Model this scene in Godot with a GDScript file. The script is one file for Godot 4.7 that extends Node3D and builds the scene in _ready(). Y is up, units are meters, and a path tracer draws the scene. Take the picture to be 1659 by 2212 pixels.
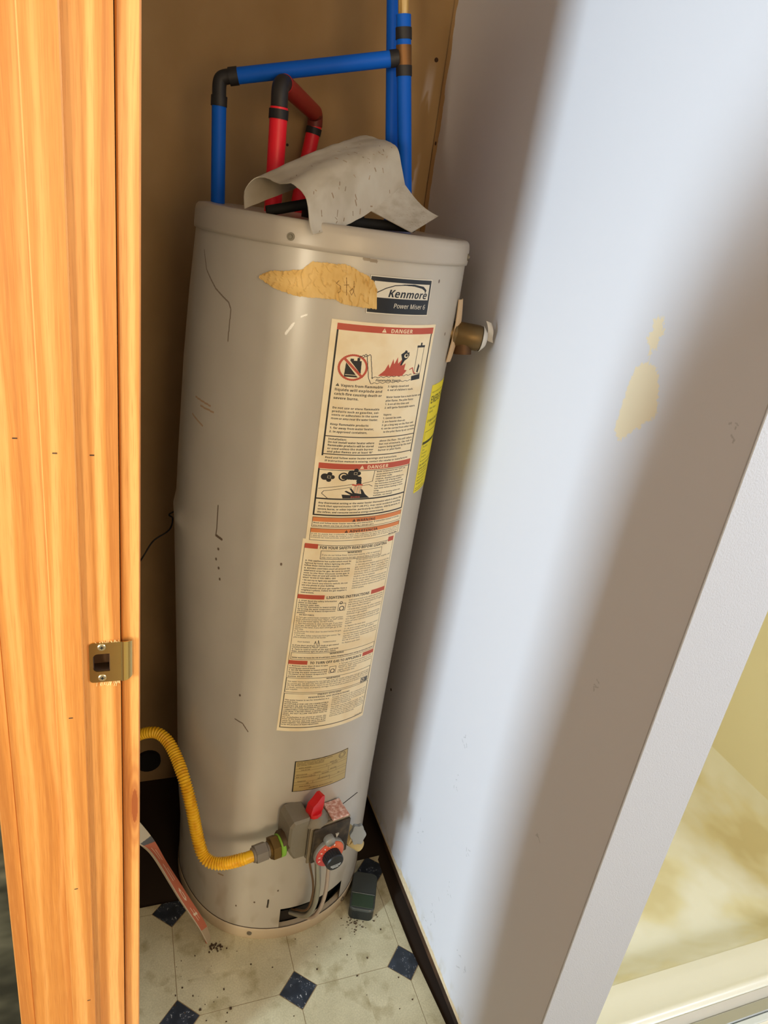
extends Node3D
# A gas water heater in a narrow laundry-room closet, seen through a pine door frame.
# y up, metres; x to the right along the back wall, z towards the door side.

const XC := 0.3232
const ZC := -1.168
const TOP := 1.408
const WALL := 0.59

var M := {}
var taken := {}
var ts: TextServer
var fonts := {}
var glyphs := {}

# ------------------------------------------------------------------ naming
func put(called: String, mesh: Mesh, m: Material, parent: Node = null) -> MeshInstance3D:
	var o := MeshInstance3D.new()
	o.name = called
	o.mesh = mesh
	if m: o.material_override = m
	add_it(o, parent)
	return o

func add_it(o: Node, parent: Node = null) -> void:
	var p: Node = parent if parent else self
	var base := String(o.name)
	var key := str(p.get_instance_id()) + base
	var n: int = taken.get(key, 0)
	taken[key] = n + 1
	if n > 0: o.name = "%s_%03d" % [base, n]
	p.add_child(o, true)

func thing(called: String, label: String, category: String, at := Vector3.ZERO, group := "") -> Node3D:
	var o := Node3D.new()
	o.name = called
	o.position = at
	add_it(o)
	o.set_meta("label", label)
	o.set_meta("category", category)
	if group != "": o.set_meta("group", group)
	return o

func structure(called: String, label: String, category: String, mesh: Mesh = null, m: Material = null) -> Node3D:
	var o: Node3D = MeshInstance3D.new() if mesh else Node3D.new()
	o.name = called
	if mesh:
		o.mesh = mesh
		o.material_override = m
	add_it(o)
	o.set_meta("kind", "structure")
	o.set_meta("label", label)
	o.set_meta("category", category)
	return o

# ------------------------------------------------------------------ shapes
func begin(smooth := false) -> SurfaceTool:
	var st := SurfaceTool.new()
	st.begin(Mesh.PRIMITIVE_TRIANGLES)
	st.set_smooth_group(0 if smooth else -1)
	return st

func done(st: SurfaceTool) -> ArrayMesh:
	st.generate_normals()
	return st.commit()

func tri(st: SurfaceTool, a: Vector3, b: Vector3, c: Vector3, ua := Vector2.ZERO, ub := Vector2.ZERO, uc := Vector2.ZERO) -> void:
	st.set_uv(ua); st.add_vertex(a)
	st.set_uv(ub); st.add_vertex(b)
	st.set_uv(uc); st.add_vertex(c)

func planar(p: Vector3, n: Vector3) -> Vector2:
	var a := n.abs()
	if a.x >= a.y and a.x >= a.z: return Vector2(p.z, -p.y)
	if a.y >= a.z: return Vector2(p.x, p.z)
	return Vector2(p.x, -p.y)

func face(st: SurfaceTool, pts: Array, mid: Vector3) -> void:   # a convex polygon turned away from mid
	var n: Vector3 = (pts[1] - pts[0]).cross(pts[2] - pts[0])
	var out := n.dot(pts[0] + pts[2] - 2.0 * mid) > 0
	for i in range(1, pts.size() - 1):
		var b: Vector3 = pts[i]
		var c: Vector3 = pts[i + 1]
		if out:
			var t := b; b = c; c = t
		tri(st, pts[0], b, c, planar(pts[0], n), planar(b, n), planar(c, n))

func chbox(st: SurfaceTool, c: Vector3, s: Vector3, b := 0.0015, x := Transform3D()) -> void:
	var h := s / 2.0
	b = minf(b, minf(h.x, minf(h.y, h.z)) * 0.9)
	var v := func(sx: int, sy: int, sz: int, axis: int) -> Vector3:
		var p := h - Vector3(b, b, b)
		p[axis] = h[axis]
		return x * (c + Vector3(p.x * sx, p.y * sy, p.z * sz))
	var mid := x * c
	for axis in 3:
		for s1 in [-1, 1]:
			var q := []
			for k in [[-1, -1], [1, -1], [1, 1], [-1, 1]]:
				var g := [0, 0, 0]
				g[axis] = s1; g[(axis + 1) % 3] = k[0]; g[(axis + 2) % 3] = k[1]
				q.append(v.call(g[0], g[1], g[2], axis))
			face(st, q, mid)
	for axis in 3:      # the twelve edges
		var a1 := (axis + 1) % 3
		var a2 := (axis + 2) % 3
		for s1 in [-1, 1]:
			for s2 in [-1, 1]:
				var q := []
				for k in [[-1, a1], [1, a1], [1, a2], [-1, a2]]:
					var g := [0, 0, 0]
					g[axis] = k[0]; g[a1] = s1; g[a2] = s2
					q.append(v.call(g[0], g[1], g[2], k[1]))
				face(st, q, mid)
	for sx in [-1, 1]:
		for sy in [-1, 1]:
			for sz in [-1, 1]:
				face(st, [v.call(sx, sy, sz, 0), v.call(sx, sy, sz, 1), v.call(sx, sy, sz, 2)], mid)

func box_mesh(lo: Vector3, hi: Vector3, b := 0.0015) -> ArrayMesh:
	var st := begin()
	chbox(st, (lo + hi) / 2.0, hi - lo, b)
	return done(st)

func boxes_mesh(list: Array, b := 0.0015) -> ArrayMesh:
	var st := begin()
	for l in list: chbox(st, (l[0] + l[1]) / 2.0, l[1] - l[0], b)
	return done(st)

func grid(st: SurfaceTool, ni: int, nj: int, at: Callable, uv: Callable, flip := false, skip = null) -> void:
	for i in ni:
		for j in nj:
			if skip != null and skip.call(i, j): continue
			var a: Vector3 = at.call(i, j)
			var b: Vector3 = at.call(i + 1, j)
			var c: Vector3 = at.call(i + 1, j + 1)
			var d: Vector3 = at.call(i, j + 1)
			var ua: Vector2 = uv.call(i, j)
			var ub: Vector2 = uv.call(i + 1, j)
			var uc: Vector2 = uv.call(i + 1, j + 1)
			var ud: Vector2 = uv.call(i, j + 1)
			if flip:
				tri(st, a, c, b, ua, uc, ub); tri(st, a, d, c, ua, ud, uc)
			else:
				tri(st, a, b, c, ua, ub, uc); tri(st, a, c, d, ua, uc, ud)

func catmull(pts: Array, sub: int) -> Array:
	var out := []
	for i in pts.size() - 1:
		var p0: Vector3 = pts[maxi(i - 1, 0)]
		var p1: Vector3 = pts[i]
		var p2: Vector3 = pts[i + 1]
		var p3: Vector3 = pts[mini(i + 2, pts.size() - 1)]
		for k in sub: out.append(p1.cubic_interpolate(p2, p0, p3, float(k) / sub))
	out.append(pts[-1])
	return out

func tube(st: SurfaceTool, pts: Array, radius, n := 14, caps := true) -> void:
	var fr := []
	var up := Vector3.UP
	for i in pts.size():
		var d: Vector3 = (pts[mini(i + 1, pts.size() - 1)] - pts[maxi(i - 1, 0)]).normalized()
		if i == 0 and absf(d.dot(up)) > 0.9: up = Vector3.RIGHT
		var s := d.cross(up).normalized()
		up = s.cross(d).normalized()
		fr.append([s, up])
	var at := func(i: int, j: int) -> Vector3:
		var a := TAU * (j % n) / n
		var r: float = radius[i] if radius is Array else radius
		return pts[i] + (fr[i][0] * cos(a) + fr[i][1] * sin(a)) * r
	st.set_smooth_group(0)
	grid(st, pts.size() - 1, n, at, func(i, j): return Vector2(float(j) / n, float(i) / pts.size()), true)
	if caps:
		st.set_smooth_group(-1)
		for e in [0, pts.size() - 1]:
			var inner: Vector3 = pts[1] if e == 0 else pts[-2]
			var ring := []
			for j in n: ring.append(at.call(e, j))
			face(st, ring, inner)
	st.set_smooth_group(0)

func lathe(st: SurfaceTool, prof: Array, n := 32, x := Transform3D(), sx := 1.0) -> void:   # prof: Vector2(radius, height), from bottom to top
	grid(st, n, prof.size() - 1,
		func(i, j):
			var a = TAU * (i % n) / n
			return x * Vector3(sin(a) * prof[j].x * sx, prof[j].y, cos(a) * prof[j].x),
		func(i, j): return Vector2(float(i) / n, prof[j].y), true)

func prism(st: SurfaceTool, poly: PackedVector2Array, depth: float, x := Transform3D(), b := 0.0) -> void:   # polygon in x,y extruded along +z, bevelled at the +z face
	var idx := Geometry2D.triangulate_polygon(poly)
	var top := poly
	if b > 0.0:
		var r := Geometry2D.offset_polygon(poly, -b)
		if r.size() == 1 and r[0].size() == poly.size(): top = match_up(poly, r[0])
		else: b = 0.0
	var cw := Geometry2D.is_polygon_clockwise(poly)
	for k in range(0, idx.size(), 3):
		var a := x * Vector3(top[idx[k]].x, top[idx[k]].y, depth)
		var bb := x * Vector3(top[idx[k + 1]].x, top[idx[k + 1]].y, depth)
		var c := x * Vector3(top[idx[k + 2]].x, top[idx[k + 2]].y, depth)
		var n := (bb - a).cross(c - a)
		if n.dot(x.basis.z) > 0: tri(st, a, c, bb)
		else: tri(st, a, bb, c)
		var z := x.basis.z * depth
		var lo := [x * Vector3(poly[idx[k]].x, poly[idx[k]].y, 0), x * Vector3(poly[idx[k + 1]].x, poly[idx[k + 1]].y, 0), x * Vector3(poly[idx[k + 2]].x, poly[idx[k + 2]].y, 0)]
		face(st, lo, (lo[0] + lo[1] + lo[2]) / 3.0 + z)
	var m := poly.size()
	for i in m:
		var p := poly[i]
		var q := poly[(i + 1) % m]
		var e := q - p
		var o := Vector2(e.y, -e.x).normalized() * (1.0 if not cw else -1.0)
		var mid := x * (Vector3((p.x + q.x) / 2 - o.x * 0.01, (p.y + q.y) / 2 - o.y * 0.01, depth / 2))
		face(st, [x * Vector3(p.x, p.y, 0), x * Vector3(q.x, q.y, 0), x * Vector3(q.x, q.y, depth - b), x * Vector3(p.x, p.y, depth - b)], mid)
		if b > 0.0:
			face(st, [x * Vector3(p.x, p.y, depth - b), x * Vector3(q.x, q.y, depth - b), x * Vector3(top[(i + 1) % m].x, top[(i + 1) % m].y, depth), x * Vector3(top[i].x, top[i].y, depth)], mid)

func match_up(a: PackedVector2Array, b: PackedVector2Array) -> PackedVector2Array:
	var out := PackedVector2Array()
	for p in a:
		var best := b[0]
		for q in b:
			if q.distance_squared_to(p) < best.distance_squared_to(p): best = q
		out.append(best)
	return out

func shell(st: SurfaceTool, P: Array, thick: float, uvs := 1.0) -> void:   # a bent sheet with thickness
	var ni := P.size()
	var nj: int = P[0].size()
	var N := []
	for i in ni:
		var row := []
		for j in nj:
			var du: Vector3 = P[mini(i + 1, ni - 1)][j] - P[maxi(i - 1, 0)][j]
			var dv: Vector3 = P[i][mini(j + 1, nj - 1)] - P[i][maxi(j - 1, 0)]
			row.append(du.cross(dv).normalized() * thick)
		N.append(row)
	var uv := func(i: int, j: int) -> Vector2: return Vector2(float(i) / (ni - 1), float(j) / (nj - 1)) * uvs
	grid(st, ni - 1, nj - 1, func(i, j): return P[i][j], uv, false)
	grid(st, ni - 1, nj - 1, func(i, j): return P[i][j] + N[i][j], uv, true)
	st.set_smooth_group(-1)
	for i in ni - 1:
		for j in [0, nj - 1]:
			face(st, [P[i][j], P[i + 1][j], P[i + 1][j] + N[i + 1][j], P[i][j] + N[i][j]], P[i][1 if j == 0 else nj - 2])
	for j in nj - 1:
		for i in [0, ni - 1]:
			face(st, [P[i][j], P[i][j + 1], P[i][j + 1] + N[i][j + 1], P[i][j] + N[i][j]], P[1 if i == 0 else ni - 2][j])
	st.set_smooth_group(0)

func hexagon(r: float, n := 6, turn := 0.0) -> PackedVector2Array:
	var p := PackedVector2Array()
	for i in n: p.append(Vector2(cos(TAU * i / n + turn), sin(TAU * i / n + turn)) * r)
	return p

func along(from: Vector3, to: Vector3) -> Transform3D:   # z axis from -> to
	var d := (to - from).normalized()
	var s := d.cross(Vector3.UP if absf(d.y) < 0.95 else Vector3.RIGHT).normalized()
	return Transform3D(Basis(s, d.cross(s), d).orthonormalized(), from)

# ------------------------------------------------------------------ materials
func mat(c: Color, rough := 0.6, metal := 0.0, spec := 0.5) -> StandardMaterial3D:
	var m := StandardMaterial3D.new()
	m.albedo_color = c
	m.roughness = rough
	m.metallic = metal
	m.metallic_specular = spec
	m.cull_mode = BaseMaterial3D.CULL_DISABLED
	return m

func tex_mat(im: Image, rough := 0.6, metal := 0.0) -> StandardMaterial3D:
	var m := mat(Color.WHITE, rough, metal)
	m.albedo_texture = ImageTexture.create_from_image(im)
	return m

func noise(sd: int, freq: float, oct := 4) -> FastNoiseLite:
	var n := FastNoiseLite.new()
	n.seed = sd
	n.frequency = freq
	n.fractal_octaves = oct
	n.noise_type = FastNoiseLite.TYPE_SIMPLEX_SMOOTH
	return n

func bump(m: StandardMaterial3D, sd: int, freq: float, depth: float, scale: float) -> void:   # fine relief on world-sized triplanar tiles
	var t := NoiseTexture2D.new()
	t.width = 256; t.height = 256; t.seamless = true
	t.noise = noise(sd, freq, 3)
	m.heightmap_enabled = true
	m.heightmap_texture = t
	m.heightmap_scale = depth
	m.uv1_triplanar = true
	m.uv1_scale = Vector3.ONE * scale

func mottled(sd: int, cols: Array, freq: float, w := 256, h := 256, stretch := Vector2.ONE, contrast := 1.0) -> Image:
	var im := Image.create(w, h, false, Image.FORMAT_RGB8)
	var n := noise(sd, freq)
	for y in h:
		for x in w:
			var t := clampf((n.get_noise_2d(x * stretch.x, y * stretch.y) * contrast + 0.5), 0, 1) * (cols.size() - 1)
			var k := mini(int(t), cols.size() - 2)
			im.set_pixel(x, y, cols[k].lerp(cols[k + 1], t - k))
	return im

func pine(sd: int) -> Image:
	# long straight grain: broad early and late wood bands that drift slowly along the board
	var w := 256
	var h := 768
	var im := Image.create(w, h, false, Image.FORMAT_RGB8)
	var a := noise(sd, 0.02, 3)
	var f := noise(sd + 5, 0.12, 2)
	var wv := noise(sd + 9, 0.006, 3)
	var light := Color8(222, 156, 84)
	var mid := Color8(198, 126, 56)
	var dark := Color8(158, 90, 36)
	for y in h:
		for x in w:
			var xx := x + wv.get_noise_2d(x * 0.5, y * 0.6) * 16.0
			var t := a.get_noise_2d(xx, y * 0.03)
			var g := f.get_noise_2d(xx * 1.5, y * 0.02)
			var c := mid.lerp(light, smoothstep(-0.05, 0.35, t)).lerp(dark, smoothstep(0.10, 0.5, -t) * 0.55 + clampf(g, 0, 1) * 0.18)
			var fine := f.get_noise_2d(x * 7.0 + 300.0, y * 0.35)
			c = c.lerp(light if fine > 0 else dark, clampf(absf(fine) - 0.12, 0, 1) * 0.5)
			im.set_pixel(x, y, c)
	return im

func knot(im: Image, cx: float, cy: float, r: float, col: Color) -> void:
	for y in range(int(cy - r * 5), int(cy + r * 5)):
		for x in range(int(cx - r * 3), int(cx + r * 3)):
			if x < 0 or y < 0 or x >= im.get_width() or y >= im.get_height(): continue
			var d := Vector2((x - cx) / r, (y - cy) / (r * 1.7)).length()
			var ring := 0.5 + 0.5 * sin(d * 9.0)
			var k := clampf(1.0 - d / 2.9, 0, 1) * (0.35 + 0.4 * ring)
			if d < 0.7: k = 0.9
			im.set_pixel(x, y, im.get_pixel(x, y).lerp(col, k))

# ------------------------------------------------------------------ print on labels
func font_of(which: String) -> Font:
	if not fonts.has(which):
		var f := SystemFont.new()
		f.font_names = PackedStringArray(["Droid Serif" if which.begins_with("serif") else "Droid Sans"])
		f.font_weight = 700 if which.ends_with("b") else 400
		fonts[which] = f
	return fonts[which]

func write(im: Image, x: float, base: float, s: String, which: String, size: int, col: Color, width := 0.0, shear := 0.0, bold := 0.0) -> float:
	var f := font_of(which)
	var ln := TextLine.new()
	ln.add_string(s, f, size)
	var gl := ts.shaped_text_get_glyphs(ln.get_rid())
	var total := 0.0
	for g in gl: total += g.advance
	var k := width / total if width > 0 else 1.0
	var pen := x
	for g in gl:
		var key := "%s%d_%d" % [which, size, g.index]
		if not glyphs.has(key):
			var sz := Vector2i(size, 0)
			ts.font_render_glyph(g.font_rid, sz, g.index)
			var ti := ts.font_get_glyph_texture_idx(g.font_rid, sz, g.index)
			var r := ts.font_get_glyph_uv_rect(g.font_rid, sz, g.index)
			var pic: Image = null
			if ti >= 0 and r.size.x > 0:
				pic = ts.font_get_texture_image(g.font_rid, sz, ti).get_region(Rect2i(r))
				pic.convert(Image.FORMAT_RGBA8)
			glyphs[key] = [pic, ts.font_get_glyph_offset(g.font_rid, sz, g.index)]
		var pic: Image = glyphs[key][0]
		if pic:
			var off: Vector2 = glyphs[key][1]
			var gw := maxi(1, int(round(pic.get_width() * k)))
			for yy in pic.get_height():
				var py := int(round(base + off.y + yy))
				var sh := (base - py) * shear
				for xx in gw:
					var a := pic.get_pixel(mini(int(xx / k), pic.get_width() - 1), yy).a
					if a < 0.04: continue
					var px := int(round(pen + off.x * k + xx + sh))
					for e in (2 if bold > 0 else 1):
						if px + e >= 0 and py >= 0 and px + e < im.get_width() and py < im.get_height():
							im.set_pixel(px + e, py, im.get_pixel(px + e, py).lerp(col, a))
		pen += g.advance * k
	return total * k

func para(im: Image, x: float, y: float, w: float, size: int, lead: float, col: Color, text: String, which := "sans", justify := true) -> float:
	# breaks a text into lines of the width w; gives the y below it
	var f := font_of(which)
	var line := ""
	for word in text.split(" ", false):
		var t := word if line == "" else line + " " + word
		if f.get_string_size(t, HORIZONTAL_ALIGNMENT_LEFT, -1, size).x > w and line != "":
			write(im, x, y, line, which, size, col, w if justify else 0.0)
			y += lead
			line = word
		else: line = t
	write(im, x, y, line, which, size, col)
	return y + lead

func rect(im: Image, x: float, y: float, w: float, h: float, c: Color) -> void:
	im.fill_rect(Rect2i(int(x), int(y), int(w), int(h)), c)

func frame(im: Image, x: float, y: float, w: float, h: float, t: int, c: Color) -> void:
	rect(im, x, y, w, t, c); rect(im, x, y + h - t, w, t, c); rect(im, x, y, t, h, c); rect(im, x + w - t, y, t, h, c)

func poly(im: Image, pts: Array, c: Color) -> void:
	var lo := 1e9
	var hi := -1e9
	for p in pts: lo = minf(lo, p.y); hi = maxf(hi, p.y)
	for y in range(maxi(0, int(lo)), mini(im.get_height() - 1, int(hi)) + 1):
		var xs := []
		for i in pts.size():
			var p: Vector2 = pts[i]
			var q: Vector2 = pts[(i + 1) % pts.size()]
			if (p.y <= y) != (q.y <= y): xs.append(p.x + (y - p.y) / (q.y - p.y) * (q.x - p.x))
		xs.sort()
		for k in range(0, xs.size() - 1, 2): rect(im, xs[k], y, maxf(1, xs[k + 1] - xs[k]), 1, c)

func stroke(im: Image, pts: Array, w: float, c: Color) -> void:
	for i in pts.size() - 1:
		var a: Vector2 = pts[i]
		var b: Vector2 = pts[i + 1]
		var n := maxi(1, int(a.distance_to(b) / maxf(1.0, w * 0.4)))
		for k in n + 1: disc(im, a.lerp(b, float(k) / n), w / 2, c)

func disc(im: Image, p: Vector2, r: float, c: Color) -> void:
	for y in range(int(floor(p.y - r)), int(ceil(p.y + r)) + 1):
		if y < 0 or y >= im.get_height(): continue
		var h := r * r - (y - p.y) * (y - p.y)
		if h < 0:
			if r < 0.8 and absf(y - p.y) <= 0.5 and p.x >= 0 and p.x < im.get_width(): im.set_pixel(int(p.x), y, c)
			continue
		var d := sqrt(h)
		var x0 := maxi(0, int(round(p.x - d)))
		var x1 := mini(im.get_width() - 1, int(round(p.x + d)))
		if x1 >= x0: rect(im, x0, y, x1 - x0 + 1, 1, c)

func ring(im: Image, p: Vector2, r: float, w: float, c: Color) -> void:
	var pts := []
	for i in 49: pts.append(p + Vector2(cos(TAU * i / 48), sin(TAU * i / 48)) * r)
	stroke(im, pts, w, c)

func warn_sign(im: Image, x: float, base: float, h: float, c: Color, back: Color) -> void:
	poly(im, [Vector2(x, base), Vector2(x + h * 1.1, base), Vector2(x + h * 0.55, base - h)], c)
	rect(im, x + h * 0.49, base - h * 0.62, h * 0.12, h * 0.32, back)
	rect(im, x + h * 0.49, base - h * 0.2, h * 0.12, h * 0.1, back)

func aged(im: Image, sd: int, amount: float) -> void:   # stains of old paper
	var n := noise(sd, 0.008, 4)
	var w := im.get_width()
	for y in im.get_height():
		for x in w:
			var k := (0.35 + 0.65 * clampf(n.get_noise_2d(x * 0.5, y * 0.5) * 1.2 + 0.2, 0, 1)) * amount
			var c := im.get_pixel(x, y)
			im.set_pixel(x, y, Color(c.r * (1 - 0.15 * k), c.g * (1 - 0.28 * k), c.b * (1 - 0.5 * k)))

const INK := Color8(28, 26, 26)
const PAPER := Color8(250, 238, 208)
const RED := Color8(196, 84, 62)

func danger_print() -> Image:
	var im := Image.create(720, 1360, false, Image.FORMAT_RGB8)
	im.fill(PAPER)
	rect(im, 34, 20, 668, 42, RED)
	warn_sign(im, 296, 56, 28, PAPER, RED)
	write(im, 352, 56, "DANGER", "sansb", 34, PAPER, 160)
	rect(im, 34, 62, 10, 600, INK); rect(im, 684, 62, 10, 600, INK)
	# no fuel can: ring, can, bar, and a curling trail of vapour to the heater
	poly(im, [Vector2(110, 252), Vector2(200, 252), Vector2(204, 362), Vector2(106, 362)], INK)
	rect(im, 112, 346, 86, 4, PAPER)
	rect(im, 132, 240, 20, 12, INK); rect(im, 172, 232, 16, 20, INK)
	stroke(im, [Vector2(100, 236), Vector2(208, 366)], 26, PAPER)
	ring(im, Vector2(152, 298), 82, 14, RED)
	stroke(im, [Vector2(95, 240), Vector2(211, 356)], 15, RED)
	var up := []
	var lo := []
	for i in 60:
		var t := i / 59.0
		var p := Vector2(190, 226)
		if t < 0.2: p = Vector2(190, 226).lerp(Vector2(236, 204), t / 0.2)
		elif t < 0.5: p = Vector2(236, 204).lerp(Vector2(268, 372), (t - 0.2) / 0.3)
		else: p = Vector2(268, 372).lerp(Vector2(560, 352), (t - 0.5) / 0.5)
		var wv := sin(i * 1.7) * 4.0
		up.append(p + Vector2(-12 if t < 0.5 else 0, 24 + wv if t >= 0.5 else wv))
		lo.append(p + Vector2(12 if t < 0.5 else 0, -16 + wv if t >= 0.5 else wv))
	stroke(im, up, 3, INK); stroke(im, lo, 3, INK)
	write(im, 300, 382, "Flammable Vapors", "sansb", 22, INK, 176, 0.2)
	poly(im, [Vector2(312, 344), Vector2(352, 306), Vector2(372, 262), Vector2(384, 290), Vector2(402, 226), Vector2(412, 262), Vector2(432, 214), Vector2(440, 258), Vector2(470, 224), Vector2(474, 272), Vector2(498, 256), Vector2(494, 300), Vector2(516, 306), Vector2(484, 344)], RED)
	poly(im, [Vector2(452, 196), Vector2(476, 180), Vector2(482, 168), Vector2(496, 172), Vector2(500, 186), Vector2(512, 180), Vector2(518, 204), Vector2(504, 226), Vector2(486, 238), Vector2(470, 268), Vector2(456, 272), Vector2(466, 236)], INK)
	disc(im, Vector2(492, 206), 15, PAPER); disc(im, Vector2(494, 204), 9, INK)
	frame(im, 578, 146, 62, 190, 4, INK); rect(im, 574, 138, 70, 14, INK); rect(im, 602, 120, 14, 20, INK)
	poly(im, [Vector2(562, 348), Vector2(640, 336), Vector2(644, 372), Vector2(566, 380)], INK)
	poly(im, [Vector2(600, 320), Vector2(610, 262), Vector2(624, 280), Vector2(616, 326)], INK)
	stroke(im, [Vector2(538, 300), Vector2(560, 290), Vector2(574, 322), Vector2(590, 330)], 7, RED)
	warn_sign(im, 66, 428, 20, INK, PAPER)
	write(im, 96, 430, "Vapors from flammable", "sansb", 23, INK, 262)
	var y := 460.0
	for l in ["liquids will explode and", "catch fire causing death or", "severe burns."]:
		write(im, 62, y, l, "sansb", 23, INK, 296 if l.length() > 20 else 150); y += 29
	y = 584
	for l in ["Do not use or store flammable", "products such as gasoline, sol-", "vents or adhesives in the same", "room or area near the water heater."]:
		write(im, 62, y, l, "sansb", 19, INK, 296); y += 25
	y = 700
	for l in ["Keep flammable products:", "1. far away from water heater,", "2. in approved containers,"]:
		write(im, 62, y, l, "sansb", 19, INK); y += 26
	var rx := 392.0
	y = 422
	for l in ["3. tightly closed and", "4. out of children's reach.", "", "Water heater has a main burner and", "pilot flame. The pilot flame:", "1. is on all the time and", "2. will ignite flammable vapors.", "", "Vapors:", "1. cannot be seen,", "2. are heavier than air,", "3. go a long way on the floor and", "4. can be carried from other rooms", "    to the pilot flame by air currents."]:
		if l != "": write(im, rx, y, l, "sansb", 17, INK)
		y += 25
	rect(im, 34, 776, 660, 6, INK)
	rect(im, 34, 62, 10, 860, INK); rect(im, 684, 62, 10, 860, INK)
	write(im, 62, 806, "Installation:", "sansb", 19, INK)
	y = 828
	for l in ["Do not install water heater where", "flammable products will be stored", "or used unless the main burner", "and pilot flames are at least 18\""]:
		write(im, 62, y, l, "sansb", 19, INK, 296); y += 23
	y = 812
	for l in ["above the floor. This will reduce,", "but not eliminate, the risk of", "vapors being ignited by the main", "burner or pilot flame."]:
		write(im, 392, y, l, "sansb", 18, INK, 284 if y < 870 else 190); y += 23
	rect(im, 34, 906, 660, 6, INK)
	write(im, 56, 940, "Read and follow water heater warnings and instructions.", "sansb", 18, INK, 500)
	write(im, 56, 964, "If instruction manual is missing, contact the retailer or manufacturer.", "sansb", 18, INK, 610)
	# second warning
	rect(im, 24, 976, 678, 42, RED)
	warn_sign(im, 286, 1012, 27, PAPER, RED)
	write(im, 334, 1012, "DANGER", "sansb", 34, PAPER, 162)
	frame(im, 24, 1018, 678, 250, 10, INK)
	rect(im, 34, 1018, 658, 6, PAPER)
	for q in [Vector2(92, 1078), Vector2(258, 1046)]:
		disc(im, q + Vector2(-22, 0), 24, INK)
		for k in [Vector2(6, -22), Vector2(24, 0), Vector2(4, 22), Vector2(-4, 2)]: disc(im, q + k, 15, INK)
		frame(im, q.x - 6, q.y - 8, 22, 18, 2, PAPER)
	ring(im, Vector2(186, 1072), 27, 9, INK)
	stroke(im, [Vector2(190, 1074), Vector2(270, 1078), Vector2(290, 1086), Vector2(294, 1122)], 34, INK)
	stroke(im, [Vector2(40, 1168), Vector2(246, 1130)], 3, INK); stroke(im, [Vector2(320, 1124), Vector2(388, 1110), Vector2(394, 1030)], 3, INK)
	stroke(im, [Vector2(100, 1238), Vector2(62, 1204), Vector2(74, 1184), Vector2(250, 1150)], 3, INK); stroke(im, [Vector2(320, 1140), Vector2(366, 1134), Vector2(392, 1148)], 3, INK)
	stroke(im, [Vector2(254, 1132), Vector2(276, 1138), Vector2(290, 1130), Vector2(316, 1134)], 12, RED)
	for k in 7: stroke(im, [Vector2(268 + k * 8, 1144), Vector2(258 + k * 10, 1196)], 2, INK if k % 2 else RED)
	poly(im, [Vector2(200, 1238), Vector2(190, 1208), Vector2(252, 1212), Vector2(206, 1184), Vector2(216, 1178), Vector2(262, 1200), Vector2(236, 1160), Vector2(250, 1160), Vector2(276, 1196), Vector2(322, 1204), Vector2(312, 1166), Vector2(326, 1170), Vector2(350, 1208), Vector2(384, 1238)], INK)
	write(im, 250, 1234, "BURN", "sansb", 18, RED, 66)
	var tt := ["Water temperature over 125\u00b0F can", "cause severe burns instantly or", "death from scalds.", "Children, disabled and elderly are", "at highest risk of being scalded.", "See instruction manual before set-", "ting temperature at water heater.", "Feel water before bathing or show-", "ering.", "Temperature limiting valves are", "available, see manual."]
	for k in tt.size(): write(im, 410, 1044 + k * 18.5, tt[k], "sansb", 15, INK)
	rect(im, 24, 1240, 678, 10, INK)
	return im

func danger_foot() -> Image:   # the lower part of the first sticker: thermostat note and two orange bars
	var im := Image.create(720, 336, false, Image.FORMAT_RGB8)
	im.fill(PAPER)
	var y := 34.0
	for l in ["Any thermostat setting or the water heater thermostat which is above the", "mark that approximates 120\u00b0F (48.9\u00b0C), may cause accidental scalding,", "severe burns, or other injuries, particularly to children, elderly persons, or", "the infirm, and consume excessive energy unnecessarily."]:
		write(im, 50, y, l, "sansb", 18, INK, 620 if y < 100 else 470); y += 24
	rect(im, 24, 0, 10, 126, INK); rect(im, 692, 0, 10, 126, INK); rect(im, 24, 118, 678, 10, INK)
	var orange := Color8(228, 140, 80)
	rect(im, 26, 140, 676, 36, orange); frame(im, 26, 140, 676, 80, 3, INK)
	warn_sign(im, 288, 174, 22, INK, orange); write(im, 318, 174, "WARNING", "sansb", 28, INK, 142)
	write(im, 34, 192, "Read and follow water heater warnings and instructions. If instruction manual is missing,", "sansb", 14, INK, 650)
	write(im, 34, 212, "you may obtain one free of charge by calling 1-800-821-2017.", "sansb", 14, INK, 420)
	rect(im, 22, 230, 680, 34, orange); frame(im, 22, 230, 680, 98, 3, INK)
	warn_sign(im, 246, 262, 22, INK, orange); write(im, 278, 262, "ADVERTENCIA", "sansb", 28, INK, 214)
	for k in 3: write(im, 28, 279 + k * 14.5, ["Si Ud. no puede leer o entender el ingles, pida a alguien que le lea estas advertencias y llame al", "1-800-821-2017 antes de instalar o usar este calentador de agua. No trate de instalarlo si no", "entiende las instrucciones, pues podria resultar en heridas graves o en la muerte de personas."][k], "sans", 13, INK, 664)
	write(im, 600, 324, "184193-000", "sansb", 11, INK, 84)
	return im

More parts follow.
